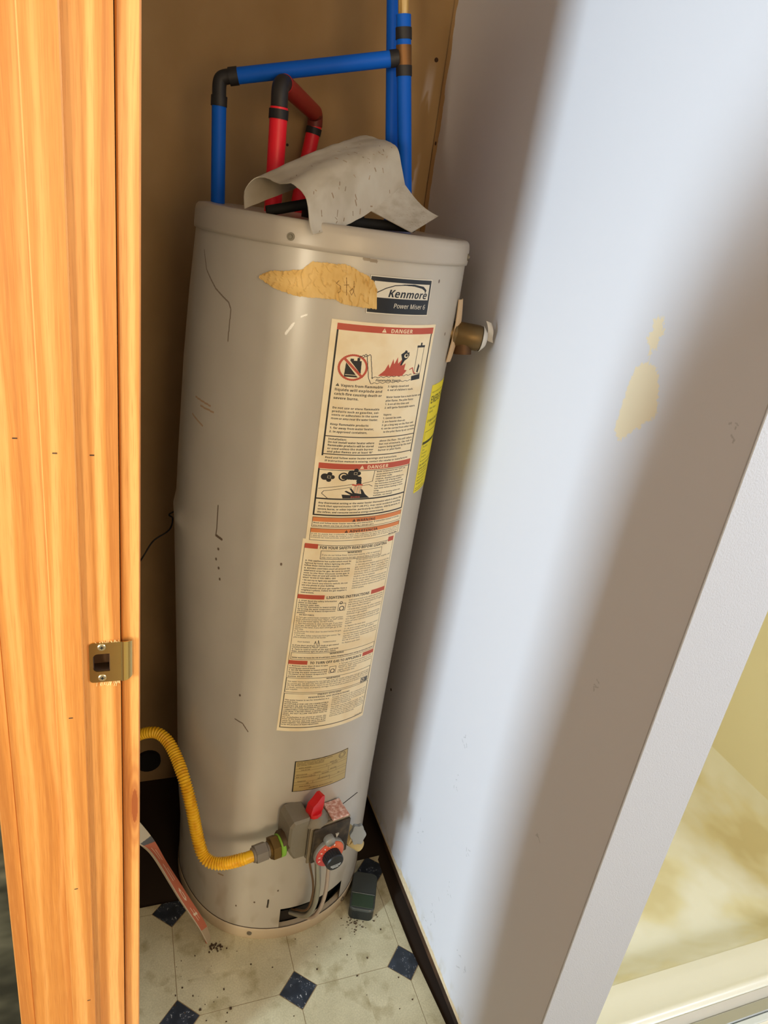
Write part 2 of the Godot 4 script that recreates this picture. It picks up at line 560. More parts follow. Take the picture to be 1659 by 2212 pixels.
func lighting_print() -> Image:
	var im := Image.create(720, 1540, false, Image.FORMAT_RGB8)
	im.fill(PAPER)
	frame(im, 16, 34, 690, 1476, 3, INK)
	rect(im, 18, 30, 88, 34, RED); rect(im, 650, 12, 56, 34, RED); rect(im, 652, 34, 54, 12, RED)
	write(im, 118, 62, "FOR YOUR SAFETY READ BEFORE LIGHTING", "sansb", 27, INK, 522)
	frame(im, 130, 74, 470, 62, 3, INK)
	write(im, 316, 92, "WARNING", "sansb", 18, INK, 110)
	write(im, 138, 110, "If you do not follow these instructions exactly, a fire or explosion", "sans", 14, INK, 450)
	write(im, 138, 128, "may result causing property damage, personal injury or loss of life.", "sans", 14, INK, 450)
	var L := ["A. This appliance has a pilot which must be lighted by hand. When lighting the pilot, follow these instructions exactly.", "B. BEFORE LIGHTING smell all around the appliance area for gas. Be sure to smell next to the floor because some gas is heavier than air and will settle on the floor. WHAT TO DO IF YOU SMELL GAS", "\u2022 Do not try to light any appliance.", "\u2022 Do not touch any electric switch; do not use any phone in your building.", "\u2022 Immediately call your gas supplier from a neighbor's phone. Follow the gas supplier's instructions."]
	var y := 156.0
	for t in L: y = para(im, 34, y, 320, 15, 17.5, INK, t, "sansb", true) + 2
	y = 150
	for t in ["If you cannot reach your gas supplier, call the fire department.", "C. Use only your hand to push in or turn the gas control knob. Never use tools. If the knob will not push in or turn by hand, do not try to repair it, call a qualified service technician. Force or attempted repair may result in a fire or explosion.", "D. Do not use this appliance if any part has been under water. Immediately call a qualified service technician to inspect the appliance and to replace any part of the control system."]:
		y = para(im, 392, y, 300, 15, 17.5, INK, t, "sans", true) + 2
	rect(im, 18, 404, 184, 32, RED); rect(im, 570, 404, 136, 32, RED)
	write(im, 216, 432, "LIGHTING INSTRUCTIONS", "sansb", 28, INK, 340)
	y = 456
	for t in ["1. STOP! Read the safety information above on this label.", "2. Remove outer door.", "3. Set the thermostat to lowest setting by turning the water temperature dial clockwise to its lowest temperature position."]:
		y = para(im, 28, y, 268, 14, 15.4, INK, t, "sansb", true)
	write(im, 46, y, "DO NOT FORCE.", "sansb", 14, INK)
	# little drawing of the control
	frame(im, 312, 470, 56, 58, 3, INK); ring(im, Vector2(340, 510), 16, 5, INK); ring(im, Vector2(330, 466), 9, 4, INK)
	y += 20
	for t in ["4. Turn gas control knob clockwise to \"OFF\" position. Knob cannot be turned from \"PILOT\" to \"OFF\" unless knob is depressed slightly. DO NOT FORCE.", "5. Wait five minutes to clear out any gas. If you then smell gas, STOP! Follow \"B\" in the safety information above on this label. If you don't smell gas, go to the next step.", "6. Remove the inner door located below the gas control unit.", "7. Find pilot: follow metal tube from gas control. The pilot is located in front of the burner."]:
		y = para(im, 28, y, 336, 14, 15.2, INK, t, "sans", true) + 2
	write(im, 60, y + 18, "PILOT BURNER", "sans", 13, INK); write(im, 240, y + 18, "THERMOCOUPLE", "sans", 13, INK)
	stroke(im, [Vector2(180, y + 32), Vector2(186, y + 6), Vector2(196, y + 34)], 3, INK); stroke(im, [Vector2(206, y + 34), Vector2(206, y), Vector2(218, y + 34)], 3, INK)
	y += 48
	for t in ["8. If you don't smell gas, turn knob on gas control counterclockwise to \"PILOT\" position.", "9. Push in control knob all the way and hold down. Immediately light the pilot with a match."]:
		y = para(im, 28, y, 336, 14, 15.2, INK, t, "sansb", true) + 2
	y = 456
	for t in ["hold control knob in for about one (1) minute after the pilot is lit. Release knob, and it will pop back up. Pilot should remain lit. If it goes out, repeat steps 4 through 9.", "\u2022 If knob does not pop up when released, stop and immediately call your service technician or gas supplier.", "\u2022 If the pilot will not stay lit after several tries, turn the gas control knob clockwise to \"OFF\" and call your service technician or gas supplier.", "10. Replace the inner door.", "11. At arm's length away, turn gas control knob counterclockwise to \"ON\" position.", "12. Set thermostat to desired setting. Never operate the heater without the inner and outer doors in place. Hotter water increases the risk of scald injury.", "13. Replace outer door."]:
		y = para(im, 386, y, 306, 15, 17.5, INK, t, "sans", true) + 5
	frame(im, 28, 862, 672, 56, 3, INK)
	write(im, 306, 880, "WARNING", "sansb", 18, INK, 110)
	write(im, 36, 906, "Hotter water increases the risk of scald injury. Before changing temperature setting see instruction manual.", "sansb", 14, INK, 656)
	rect(im, 18, 926, 134, 32, RED); rect(im, 594, 926, 112, 32, RED)
	write(im, 170, 954, "TO TURN OFF GAS TO APPLIANCE", "sansb", 28, INK, 412)
	y = 976
	for t in ["1. Remove outer door if door is type covering gas control knob.", "2. Set the thermostat to lowest setting by turning the water temperature dial clockwise to its lowest temperature position. DO NOT FORCE."]:
		y = para(im, 26, y, 280, 15, 17.5, INK, t, "sansb", true)
	frame(im, 322, 984, 52, 56, 3, INK); ring(im, Vector2(348, 1022), 15, 5, INK)
	y = 976
	for t in ["3. Turn gas control knob clockwise to \"OFF\" position. Knob cannot be turned from \"PILOT\" to \"OFF\" unless knob is depressed slightly. DO NOT FORCE.", "4. Replace outer door."]:
		y = para(im, 392, y, 300, 15, 17.5, INK, t, "sans", true)
	frame(im, 20, 1072, 682, 124, 3, INK)
	write(im, 310, 1090, "WARNING", "sansb", 18, INK, 110)
	y = para(im, 28, 1108, 664, 15, 16.5, INK, "This water heater is equipped for one type gas only. See model rating plate near gas control valve for correct gas. DO NOT USE THIS WATER HEATER WITH ANY GAS OTHER THAN THE ONE SHOWN ON THE MODEL RATING PLATE. Failure to use the correct gas can cause problems which can result in death, serious injury, or property damage. If you have any questions or doubts, consult your gas supplier.", "sans", true)
	frame(im, 20, 1206, 682, 300, 3, INK)
	rect(im, 622, 1160, 68, 42, Color8(90, 90, 88)); ring(im, Vector2(644, 1180), 12, 4, PAPER)
	write(im, 262, 1224, "ENERGY EFFICIENT", "sansb", 18, INK, 190)
	write(im, 196, 1246, "RESIDENTIAL GAS INSTRUCTIONS", "sansb", 18, INK, 330)
	y = 1268
	for t in ["This water heater is not for installation in a mobile home.", "ACCEPTABLE FOR USE ON COMBUSTIBLE FLOORS IN AN ALCOVE OR CLOSET. INSTALLATION CLEARANCES FROM COMBUSTIBLE CONSTRUCTION: 1 INCH SIDES AND REAR, 4 INCHES FRONT, 6 INCHES FROM VENT. DO NOT ALLOW THE VENT PIPE TO TOUCH.", "For installation in an alcove or closet, the front of the heater must be left open to the room for service. Use only with the draft hood supplied. The minimum supply pressure is for the purpose of input adjustment."]:
		y = para(im, 28, y, 330, 15, 16.5, INK, t, "sansb", true) + 1
	y = 1266
	for t in ["Provide adequate air for combustion and ventilation as directed in the instruction manual. Install a temperature and pressure relief valve in the opening marked for it. Its discharge must be piped to a suitable drain.", "The heater may be subject to scale. See the manual for care and draining at regular times. If the outlet water is to be used for space heating, see the notes on mixing valves. Installation must conform with local codes or, in the absence of local codes, with the national code."]:
		y = para(im, 384, y, 306, 14, 16.5, INK, t, "sans", true) + 3
	write(im, 620, 1502, "184192-000", "sans", 10, INK, 70)
	return im

func badge_print() -> Image:
	var im := Image.create(640, 300, false, Image.FORMAT_RGB8)
	var navy := Color8(20, 21, 26)
	var silver := Color8(222, 214, 196)
	im.fill(silver)
	rect(im, 8, 8, 624, 284, navy)
	rect(im, 40, 42, 572, 128, silver)
	stroke(im, [Vector2(72, 132), Vector2(150, 92), Vector2(230, 66), Vector2(330, 56), Vector2(430, 58), Vector2(540, 68)], 7, navy)
	poly(im, [Vector2(300, 52), Vector2(430, 46), Vector2(560, 62), Vector2(580, 90), Vector2(568, 116), Vector2(556, 92), Vector2(520, 76), Vector2(420, 60)], navy)
	poly(im, [Vector2(540, 60), Vector2(600, 60), Vector2(582, 88)], silver)
	write(im, 170, 160, "Kenmore", "sansb", 82, navy, 420, 0.22, 1)
	write(im, 240, 246, "Power Miser 6", "sans", 52, silver, 350, 0.1, 1)
	return im

func plate_print() -> Image:
	var g := Color8(186, 162, 106)
	var im := Image.create(520, 360, false, Image.FORMAT_RGB8)
	im.fill(INK)
	rect(im, 10, 6, 506, 348, g)
	var ink := Color8(70, 56, 34)
	for k in 3: write(im, 20, 26 + k * 17, ["MODEL RATING DATA FOR WATER HEATER", "DESIGN COMPLIES WITH", "GAS WATER HEATER STANDARD"][k], "sansb", 14, ink, [330, 250, 250][k])
	ring(im, Vector2(454, 44), 34, 4, ink); ring(im, Vector2(454, 44), 22, 3, ink)
	for yy in [92, 120, 172, 200, 250, 280]: rect(im, 12, yy, 500, 2, ink)
	for q in [[300, 92, 28], [160, 172, 28], [320, 120, 52], [240, 200, 50], [400, 172, 30], [180, 250, 30], [340, 250, 30]]: rect(im, q[0], q[1], 2, q[2], ink)
	var row := [["MODEL NUMBER", 40, 88], ["SERIAL NO.", 330, 88], ["TYPE OF GAS", 60, 116], ["NATURAL", 350, 112], ["INPUT BTU/HR", 24, 168], ["CAPACITY", 180, 168], ["GALLONS", 340, 168], ["MAX. WORKING PRESSURE", 24, 196], ["RECOVERY", 260, 196], ["MANIFOLD", 40, 246], ["TEST PRESSURE PSI", 220, 246], ["300", 120, 276], ["150", 420, 246], ["MADE IN U.S.A.", 60, 310], ["FOR INDOOR INSTALLATION ONLY", 150, 336]]
	for r in row: write(im, r[1], r[2], r[0], "sansb", 14, ink)
	return im

func energy_print() -> Image:
	var ylw := Color8(232, 214, 50)
	var im := Image.create(360, 640, false, Image.FORMAT_RGB8)
	im.fill(ylw)
	var ink := Color8(60, 58, 18)
	write(im, 14, 46, "Based on standard U.S. Government tests", "sans", 13, ink)
	write(im, 12, 106, "ENERGYGUIDE", "sansb", 60, ink, 340)
	write(im, 14, 140, "Water Heater", "sans", 18, ink); write(im, 14, 160, "Capacity", "sans", 18, ink)
	write(im, 14, 216, "Compare the Energy Use", "sansb", 24, ink, 300); write(im, 60, 244, "of this Water Heater", "sansb", 22, ink, 240)
	frame(im, 14, 270, 334, 180, 3, ink)
	rect(im, 4, 330, 352, 16, ink)
	for k in 4: write(im, 22, 366 + k * 20, ["This Model", "Uses", "Therms/year", "Energy use"][k], "sans", 15, ink)
	write(im, 14, 478, "Gas water heaters with", "sansb", 20, ink); write(im, 14, 500, "similar capacity", "sansb", 18, ink)
	rect(im, 10, 510, 340, 3, ink)
	for k in 4: write(im, 14, 532 + k * 20, ["This model's estimated", "yearly operating cost", "based on national", "average gas price"][k], "sans", 16, ink)
	write(im, 14, 618, "Ask your dealer for details", "sans", 12, ink)
	rect(im, 10, 626, 340, 3, ink)
	return im

# ------------------------------------------------------------------ the heater's own shape
func table(t: Array, y: float) -> float:
	if y <= t[0].x: return t[0].y
	for i in t.size() - 1:
		if y <= t[i + 1].x: return lerpf(t[i].y, t[i + 1].y, (y - t[i].x) / (t[i + 1].x - t[i].x))
	return t[-1].y

var left_r := [Vector2(0, 0.205), Vector2(0.153, 0.2045), Vector2(0.265, 0.2125), Vector2(0.544, 0.2205), Vector2(0.737, 0.2275), Vector2(0.88, 0.2325), Vector2(0.906, 0.2345), Vector2(0.93, 0.230), Vector2(1.0, 0.2285), Vector2(1.17, 0.2235), Vector2(1.278, 0.2175), Vector2(1.38, 0.2095)]
var right_r := [Vector2(0, 0.211), Vector2(0.149, 0.2105), Vector2(0.328, 0.2085), Vector2(0.586, 0.2103), Vector2(0.79, 0.2134), Vector2(0.974, 0.2154), Vector2(1.17, 0.218), Vector2(1.286, 0.2225), Vector2(1.38, 0.2215)]

func hr(deg: float, y: float) -> float:   # the dented jacket is not quite round
	var t := wrapf(deg, -180, 180)
	var k := smoothstep(30, 75, absf(t)) * (1.0 - smoothstep(110, 150, absf(t)))
	return lerpf(0.216, table(left_r if t < 0 else right_r, y), k)

func on(deg: float, y: float, out := 0.0) -> Vector3:
	var a := deg_to_rad(deg)
	var r := hr(deg, y) + out
	return Vector3(XC + sin(a) * r, y, ZC + cos(a) * r)

func patch(a: Vector2, b: Vector2, c: Vector2, d: Vector2, out: float, n := 24) -> ArrayMesh:   # a sticker: corners TL TR BR BL as (degrees, height)
	var st := begin(true)
	var q := func(i: int, j: int) -> Vector3:
		var u := float(i) / n
		var v := float(j) / n
		var p := a.lerp(b, u).lerp(d.lerp(c, u), v)
		return on(p.x, p.y, out)
	grid(st, n, n, q, func(i, j): return Vector2(float(i) / n, float(j) / n), true)
	st.set_smooth_group(-1)
	for e in 4:
		for k in n:
			var i0 := [k, n, n - k, 0][e] as int
			var j0 := [0, k, n, n - k][e] as int
			var i1 := [k + 1, n, n - k - 1, 0][e] as int
			var j1 := [0, k + 1, n, n - k - 1][e] as int
			var p: Vector3 = q.call(i0, j0)
			var r: Vector3 = q.call(i1, j1)
			var inn := Vector3(XC, p.y, ZC)
			face(st, [p, r, r + (inn - r).normalized() * out, p + (inn - p).normalized() * out], q.call(n / 2, n / 2))
	return done(st)

func jacket_print() -> Image:
	var w := 1400
	var h := 1400
	var im := Image.create(w, h, false, Image.FORMAT_RGB8)
	im.fill(Color8(204, 196, 184))
	# u: -110..110 degrees, v: height 1.4 m at the top to 0
	var at := func(deg: float, y: float) -> Vector2: return Vector2((deg + 110) / 220.0 * w, (1.4 - y) / 1.4 * h)
	var n := noise(3, 0.006, 3)
	var n2 := noise(4, 0.05, 2)
	for y in h:
		var low := smoothstep(1150.0, 1390.0, float(y))
		for x in w:
			var k := n.get_noise_2d(x, y) * 0.02
			var g := maxf(0.0, n2.get_noise_2d(x * 0.25, y * 0.2) - 0.2) * (0.01 + 0.14 * low)
			var c := Color(0.735 + k - g, 0.705 + k - g * 1.15, 0.655 + k - g * 1.4)
			im.set_pixel(x, y, c)
	var dk := Color8(92, 74, 56)
	var white := Color8(238, 234, 226)
	stroke(im, [at.call(-28.6, 1.258), at.call(-26.2, 1.272)], 4, white)
	stroke(im, [at.call(-28.0, 1.262), at.call(-25.8, 1.274)], 2, white)
	stroke(im, [at.call(-23.4, 1.284), at.call(-21.4, 1.288)], 2, white)
	stroke(im, [at.call(-74, 1.345), at.call(-70, 1.32), at.call(-62, 1.298), at.call(-54, 1.284), at.call(-52.6, 1.275), at.call(-53, 1.23)], 2, Color8(120, 104, 88))
	for q in [[-70.0, 1.13, -60.0, 1.126], [-66.0, 1.12, -58.0, 1.118], [-72.0, 1.1, -64.0, 1.09]]: stroke(im, [at.call(q[0], q[1]), at.call(q[2], q[3])], 3, Color8(170, 140, 110))
	stroke(im, [at.call(-52.6, 0.97), at.call(-52.7, 0.918)], 2, dk); stroke(im, [at.call(-52.6, 0.918), at.call(-49.6, 0.914)], 4, dk)
	for q in [[-51, 0.895], [-52, 0.875], [-50.5, 0.86], [-49.8, 0.84], [-22.4, 0.895], [-36.4, 0.62], [-30, 0.09], [-20, 0.11], [-8, 0.145], [34, 1.35], [47, 1.27]]: disc(im, at.call(q[0], q[1]), 2.5, dk)
	stroke(im, [at.call(-38, 0.565), at.call(-34, 0.56), at.call(-31, 0.545)], 2, dk)
	stroke(im, [at.call(-12.6, 0.118), at.call(-12.8, 0.098)], 5, Color8(40, 30, 24))
	stroke(im, [at.call(-42, 0.16), at.call(-39, 0.162)], 4, Color8(150, 126, 92))
	stroke(im, [at.call(-3, 1.371), at.call(2, 1.369)], 4, Color8(140, 124, 104))
	return im

# ==================================================================
func _ready() -> void:
	# ---------------- camera, sky, light, exposure
	var cam := Camera3D.new()
	cam.name = "camera"
	cam.fov = rad_to_deg(2.0 * atan(1106.0 / 1505.846))
	cam.near = 0.02
	cam.far = 50.0
	var yaw := -0.3955237
	var pitch := -0.4032563
	var roll := 0.1516775
	cam.transform = Transform3D(Basis(Vector3.UP, yaw) * Basis(Vector3.RIGHT, pitch) * Basis(Vector3.BACK, roll), Vector3(0, 1.4325, 0))
	add_child(cam)
	cam.current = true
	var e := Environment.new()
	var sky := Sky.new()
	var ps := ProceduralSkyMaterial.new()
	ps.sky_top_color = Color(0.45, 0.6, 0.85)
	ps.sky_horizon_color = Color(0.8, 0.86, 0.92)
	ps.ground_horizon_color = Color(0.6, 0.6, 0.56)
	ps.ground_bottom_color = Color(0.4, 0.4, 0.36)
	sky.sky_material = ps
	e.background_mode = Environment.BG_SKY
	e.sky = sky
	e.background_energy_multiplier = 1.0
	e.tonemap_mode = Environment.TONE_MAPPER_LINEAR
	e.tonemap_exposure = 1.5
	e.sdfgi_enabled = true
	e.ssao_enabled = true
	e.ssil_enabled = true
	var we := WorldEnvironment.new()
	we.name = "environment"
	we.environment = e
	add_child(we)
	# daylight through the three windows: hall side, hall end, laundry side
	daylight("hall_window_light", Vector3(-2.99, 1.4, 1.15), -90, Vector2(0.5, 1.0), Color(0.86, 0.95, 1.0), 13.6)
	daylight("hall_end_window_light", Vector3(-2.3, 1.0, 2.98), 0, Vector2(0.6, 0.8), Color(1.0, 0.94, 0.82), 6.5)
	daylight("laundry_window_light", Vector3(2.29, 1.75, 0.85), 90, Vector2(1.0, 0.9), Color(0.87, 0.94, 1.0), 4.3)
	daylight("laundry_front_fill_light", Vector3(0.45, 1.45, 1.59), 0, Vector2(0.7, 0.9), Color(1.0, 0.86, 0.64), 1.15)  # added warm fill that brightens the heater front, not a known window
	ts = TextServerManager.get_primary_interface()
	make_materials()
	room()
	door_frame()
	floor_tiles()
	shower()
	heater()
	gas_valve()
	pipes()
	metal_shield()
	hose()
	strip()
	box()
	wire()

func daylight(called: String, at: Vector3, turn: float, size: Vector2, c: Color, energy: float) -> void:
	var l := AreaLight3D.new()
	l.name = called
	l.position = at
	l.rotation_degrees = Vector3(0, turn, 0)
	l.area_size = size
	l.light_color = c
	l.light_energy = energy
	l.area_range = 12.0
	l.area_attenuation = 2.0
	l.shadow_enabled = true
	add_child(l)

func make_materials() -> void:
	M.white = mat(Color8(178, 166, 150), 0.8)
	M.hall = mat(Color8(126, 102, 78), 0.85)
	M.trim = mat(Color8(190, 193, 203), 0.55)
	bump(M.trim, 21, 0.05, 0.03, 22.0)
	M.steel = mat(Color8(176, 172, 162), 0.38, 0.9)
	M.dull = mat(Color8(128, 120, 104), 0.6, 0.55)
	M.dark = mat(Color8(14, 12, 11), 0.8)
	M.brown = tex_mat(mottled(31, [Color8(40, 26, 14), Color8(66, 42, 22), Color8(92, 62, 36)], 0.02, 128, 256, Vector2(1, 0.2)), 0.85)
	M.brown.uv1_scale = Vector3(2, 2, 1)
	M.brass = mat(Color8(112, 90, 56), 0.45, 0.75)
	M.blue = mat(Color8(14, 94, 205), 0.5, 0.0, 0.3)
	M.red = mat(Color8(255, 26, 48), 0.42)
	M.crimp = mat(Color8(44, 42, 44), 0.55, 0.3)

# ------------------------------------------------------------------ room
func hole_wall(lo: Vector3, hi: Vector3, axis: int, a0: float, a1: float, y0: float, y1: float) -> ArrayMesh:   # a wall with one window; axis runs along the wall
	var l := []
	var p := lo; var q := hi
	q[axis] = a0; l.append([lo, q])
	p[axis] = a1; l.append([p, hi])
	p = lo; q = hi
	p[axis] = a0; q[axis] = a1; q.y = y0; l.append([p, q])
	p = lo; q = hi
	p[axis] = a0; q[axis] = a1; p.y = y1; l.append([p, q])
	return boxes_mesh(l, 0.0)

func window(n: int, c: Vector3, w: float, h: float, axis: int) -> void:
	var o := structure("window_%d" % n, ["white framed hall window letting daylight through the doorway", "narrow white framed window at the end of the hall", "white framed laundry window facing the shower", "added window frame around an unseen fill light opposite the closet"][n - 1], "window")
	var l := []
	var d := Vector3(0.03, 0.03, 0.03)
	var s := Vector3.ZERO
	s[axis] = w / 2 + 0.03
	var v := Vector3(0, h / 2 + 0.03, 0)
	for k in [-1, 1]:
		l.append([c + s * k - v - d, c + s * k + v + d])
		l.append([c + v * k - s - d, c + v * k + s + d])
	put("window_frame", boxes_mesh(l, 0.003), M.white, o)

func room() -> void:
	# right-hand wall of the closet: painted drywall sheet, ragged and unpainted at its foot, with bare patches
	var w := 1024
	var h := 2048
	var im := Image.create(w, h, false, Image.FORMAT_RGB8)
	var paint := Color8(217, 214, 219)
	var bare := Color8(234, 217, 186)
	im.fill(paint)
	var at := func(z: float, y: float) -> Vector2: return Vector2((z + 1.447) / 0.95 * w, (2.40 - y) / 2.35 * h)
	var n := noise(11, 0.02, 4)
	var nf := noise(12, 0.09, 3)
	var tan := Color8(196, 160, 112)
	for y in h:
		var yy := 2.40 - y * 2.35 / h
		for x in range(0, 90):
			if x < 20 + n.get_noise_2d(x, y * 0.5) * 9.0: im.set_pixel(x, y, tan)
		if yy < 0.12:
			for x in w:
				var z := -1.447 + x * 0.95 / w
				var edge := 0.066 + 0.006 * n.get_noise_2d(x * 0.6, 50) + 0.010 * smoothstep(-1.15, -0.9, z) * (1.0 - smoothstep(-0.93, -0.86, z))
				if z < -1.0: edge -= 0.006
				if yy < edge: im.set_pixel(x, y, bare.lerp(tan, 0.35 + 0.3 * nf.get_noise_2d(x, y)))
				elif yy < 0.115:
					var gr := clampf(n.get_noise_2d(x * 1.2, y * 0.9) * 1.5, 0, 1) * smoothstep(0.115, 0.07, yy) * 0.5
					im.set_pixel(x, y, paint.lerp(Color8(184, 172, 150), gr))
	var blobs := [
		[[-0.687, 1.361], [-0.680, 1.366], [-0.672, 1.367], [-0.668, 1.358], [-0.664, 1.349], [-0.669, 1.341], [-0.667, 1.33], [-0.674, 1.329], [-0.676, 1.316], [-0.681, 1.330], [-0.690, 1.339], [-0.684, 1.35]],
		[[-0.694, 1.303], [-0.676, 1.313], [-0.662, 1.312], [-0.655, 1.306], [-0.643, 1.284], [-0.637, 1.263], [-0.642, 1.252], [-0.655, 1.242], [-0.672, 1.224], [-0.684, 1.211], [-0.694, 1.214], [-0.702, 1.222], [-0.700, 1.247], [-0.698, 1.28]]]
	for b in blobs:
		var pts := []
		for i in b.size():
			var p := Vector2(b[i][0], b[i][1])
			var q := Vector2(b[(i + 1) % b.size()][0], b[(i + 1) % b.size()][1])
			for k in 10:
				var r := p.lerp(q, k / 10.0)
				var j: Vector2 = at.call(r.x, r.y)
				pts.append(j + Vector2(nf.get_noise_2d(j.x * 9, j.y * 9), nf.get_noise_2d(j.y * 9, j.x * 9)) * 5.0)
		poly(im, pts, bare)
	var scuff := Color8(188, 186, 190)
	var rng := RandomNumberGenerator.new()
	rng.seed = 5
	for s in [[-0.868, 0.553, 0.03], [-0.776, 0.386, 0.012], [-0.852, 0.123, 0.05], [-0.84, 0.15, 0.05], [-0.723, 0.16, 0.025], [-0.697, 0.172, 0.02], [-0.863, 0.468, 0.02], [-0.527, 1.272, 0.02], [-0.95, 0.25, 0.03], [-0.8, 0.26, 0.02], [-0.62, 0.6, 0.008], [-0.6, 0.9, 0.008]]:
		for k in 5:
			var p := Vector2(s[0] + rng.randf_range(-1, 1) * s[2] * 0.4, s[1] + rng.randf_range(-1, 1) * s[2])
			var q := p + Vector2(rng.randf_range(-0.004, 0.006), rng.randf_range(-0.006, 0.006))
			stroke(im, [at.call(p.x, p.y), at.call(q.x, q.y)], 1.2, scuff)
	var wm := tex_mat(im, 0.75)
	var st := begin()
	chbox(st, Vector3(WALL + 0.0064, 1.226, -0.9720), Vector3(0.0127, 2.348, 0.95), 0.0004)
	var wall := done(st)
	# texture coordinates of the painted face run over the whole sheet
	var mdt := MeshDataTool.new()
	mdt.create_from_surface(wall, 0)
	for i in mdt.get_vertex_count():
		var v := mdt.get_vertex(i)
		mdt.set_vertex_uv(i, Vector2((v.z + 1.447) / 0.95, (2.40 - v.y) / 2.35))
	wall.clear_surfaces()
	mdt.commit_to_surface(wall)
	var wr := structure("wall_right", "pale lavender closet wall beside the heater with bare cream patches", "wall", wall, wm)
	put("stud_core", box_mesh(Vector3(0.604, 0.0385, -1.447), Vector3(0.690, 2.40, -0.498), 0.0), M.brown, wr)
	put("sole_plate", box_mesh(Vector3(0.604, 0, -1.447), Vector3(0.690, 0.038, -0.498), 0.002), M.brown, wr)
	for q in [[1.568, -1.436], [0.416, -1.207]]:
		var sc := begin()
		tube(sc, [Vector3(WALL + 0.002, q[0], q[1]), Vector3(WALL - 0.0006, q[0], q[1])], 0.0035, 10)
		put("screw_head", done(sc), M.brown, wr)
	structure("trim_1", "white textured board capping the end of the partition wall", "trim", box_mesh(Vector3(WALL - 0.0004, 0.0, -0.497), Vector3(0.7035, 2.40, -0.494), 0.0009), M.trim)
	# back wall: bare tan board with a smear of filler
	var bi := Image.create(512, 1024, false, Image.FORMAT_RGB8)
	var nb := noise(14, 0.012, 4)
	for y in 1024:
		for x in 512:
			var k := nb.get_noise_2d(x, y) * 0.035
			var c := Color(0.63 + k, 0.51 + k, 0.355 + k)
			var X := x * 0.72 / 512 - 0.02
			var Y := 2.4 - y * 2.4 / 1024
			var sm := smoothstep(0.013, 0.004, absf(X - 0.556 - (Y - 1.5) * 0.045)) * smoothstep(0.0, 0.2, nb.get_noise_2d(x * 2, y * 1.2) + 0.25) * smoothstep(1.40, 1.45, Y) * smoothstep(1.72, 1.66, Y)
			bi.set_pixel(x, y, c.lerp(Color8(200, 190, 196), sm * 0.6))
	var bw := box_mesh(Vector3(-0.02, -0.02, -1.47), Vector3(0.70, 2.40, -1.452), 0.0)
	mdt = MeshDataTool.new()
	mdt.create_from_surface(bw, 0)
	for i in mdt.get_vertex_count():
		var v := mdt.get_vertex(i)
		mdt.set_vertex_uv(i, Vector2((v.x + 0.02) / 0.72, (2.4 - v.y) / 2.4))
	bw.clear_surfaces()
	mdt.commit_to_surface(bw)
	var wb := structure("wall_back", "bare tan wallboard at the back of the closet behind the pipes", "wall", bw, tex_mat(bi, 0.9))
	for q in [[0.572, 1.708], [0.293, 1.531], [0.3, 1.52]]:
		var sc := begin()
		tube(sc, [Vector3(q[0], q[1], -1.4535), Vector3(q[0], q[1], -1.4512)], 0.004 if q[0] != 0.3 else 0.0025, 10)
		put("screw_head", done(sc), M.brown, wb)
	var hp := begin()
	tube(hp, [Vector3(0.062, 0.069, -1.455), Vector3(0.062, 0.069, -1.44)], 0.03, 20)
	put("pipe_collar", done(hp), M.dark, wb)
	# wall with the doorway, between hall and laundry room
	structure("wall_left", "wall between hall and closet that carries the pine door frame", "wall", boxes_mesh([
		[Vector3(-0.114, 0, -2.2), Vector3(0, 2.42, -0.69)], [Vector3(-0.114, 0, 0.16), Vector3(0, 2.42, 1.6)], [Vector3(-0.114, 2.06, -0.69), Vector3(0, 2.42, 0.16)]], 0.0), M.white)
	# the rest of both rooms
	structure("wall_laundry_side", "outer wall of the laundry room with its window", "wall", hole_wall(Vector3(2.3, 0, -1.47), Vector3(2.4, 2.42, 1.7), 2, 0.35, 1.35, 1.3, 2.2), M.white)
	structure("wall_laundry_front", "laundry wall opposite the closet", "wall", hole_wall(Vector3(-0.114, 0, 1.6), Vector3(2.3, 2.42, 1.7), 0, 0.10, 0.80, 1.0, 1.9), M.white)
	structure("wall_shower_side", "wall between the shower stall and the laundry corner", "wall", box_mesh(Vector3(1.62, 0, -1.47), Vector3(2.3, 2.42, -0.5), 0.0), M.white)
	structure("wall_shower_back", "wall behind the shower stall", "wall", box_mesh(Vector3(0.70, 0, -1.55), Vector3(2.3, 2.42, -1.47), 0.0), M.white)
	structure("wall_hall_side", "outer wall of the hall with its window", "wall", hole_wall(Vector3(-3.1, 0, -2.3), Vector3(-3.0, 2.42, 3.1), 2, 0.90, 1.40, 0.9, 1.9), M.hall)
	structure("wall_hall_end", "end wall of the hall with a narrow window", "wall", hole_wall(Vector3(-3.0, 0, 3.0), Vector3(-0.114, 2.42, 3.1), 0, -2.6, -2.0, 0.6, 1.4), M.hall)
	structure("wall_hall_far", "far wall of the hall behind the door frame", "wall", box_mesh(Vector3(-3.0, 0, -2.3), Vector3(-0.0, 2.42, -2.2), 0.0), M.hall)
	structure("wall_hall_near", "hall wall along the laundry room", "wall", box_mesh(Vector3(-0.114, 0, 1.7), Vector3(0, 2.42, 3.1), 0.0), M.hall)
	structure("ceiling", "plain white ceiling over hall and laundry room", "ceiling", box_mesh(Vector3(-3.1, 2.40, -2.3), Vector3(2.4, 2.5, 3.1), 0.0), M.white)
	window(1, Vector3(-3.05, 1.4, 1.15), 0.5, 1.0, 2)
	window(2, Vector3(-2.3, 1.0, 3.05), 0.6, 0.8, 0)
	window(3, Vector3(2.35, 1.75, 0.85), 1.0, 0.9, 2)
	window(4, Vector3(0.45, 1.45, 1.65), 0.7, 0.9, 0)  # added frame to house the warm front fill
	# added unseen screen in the hall, its outline shaped to shade the right-hand wall
	var sw := begin()
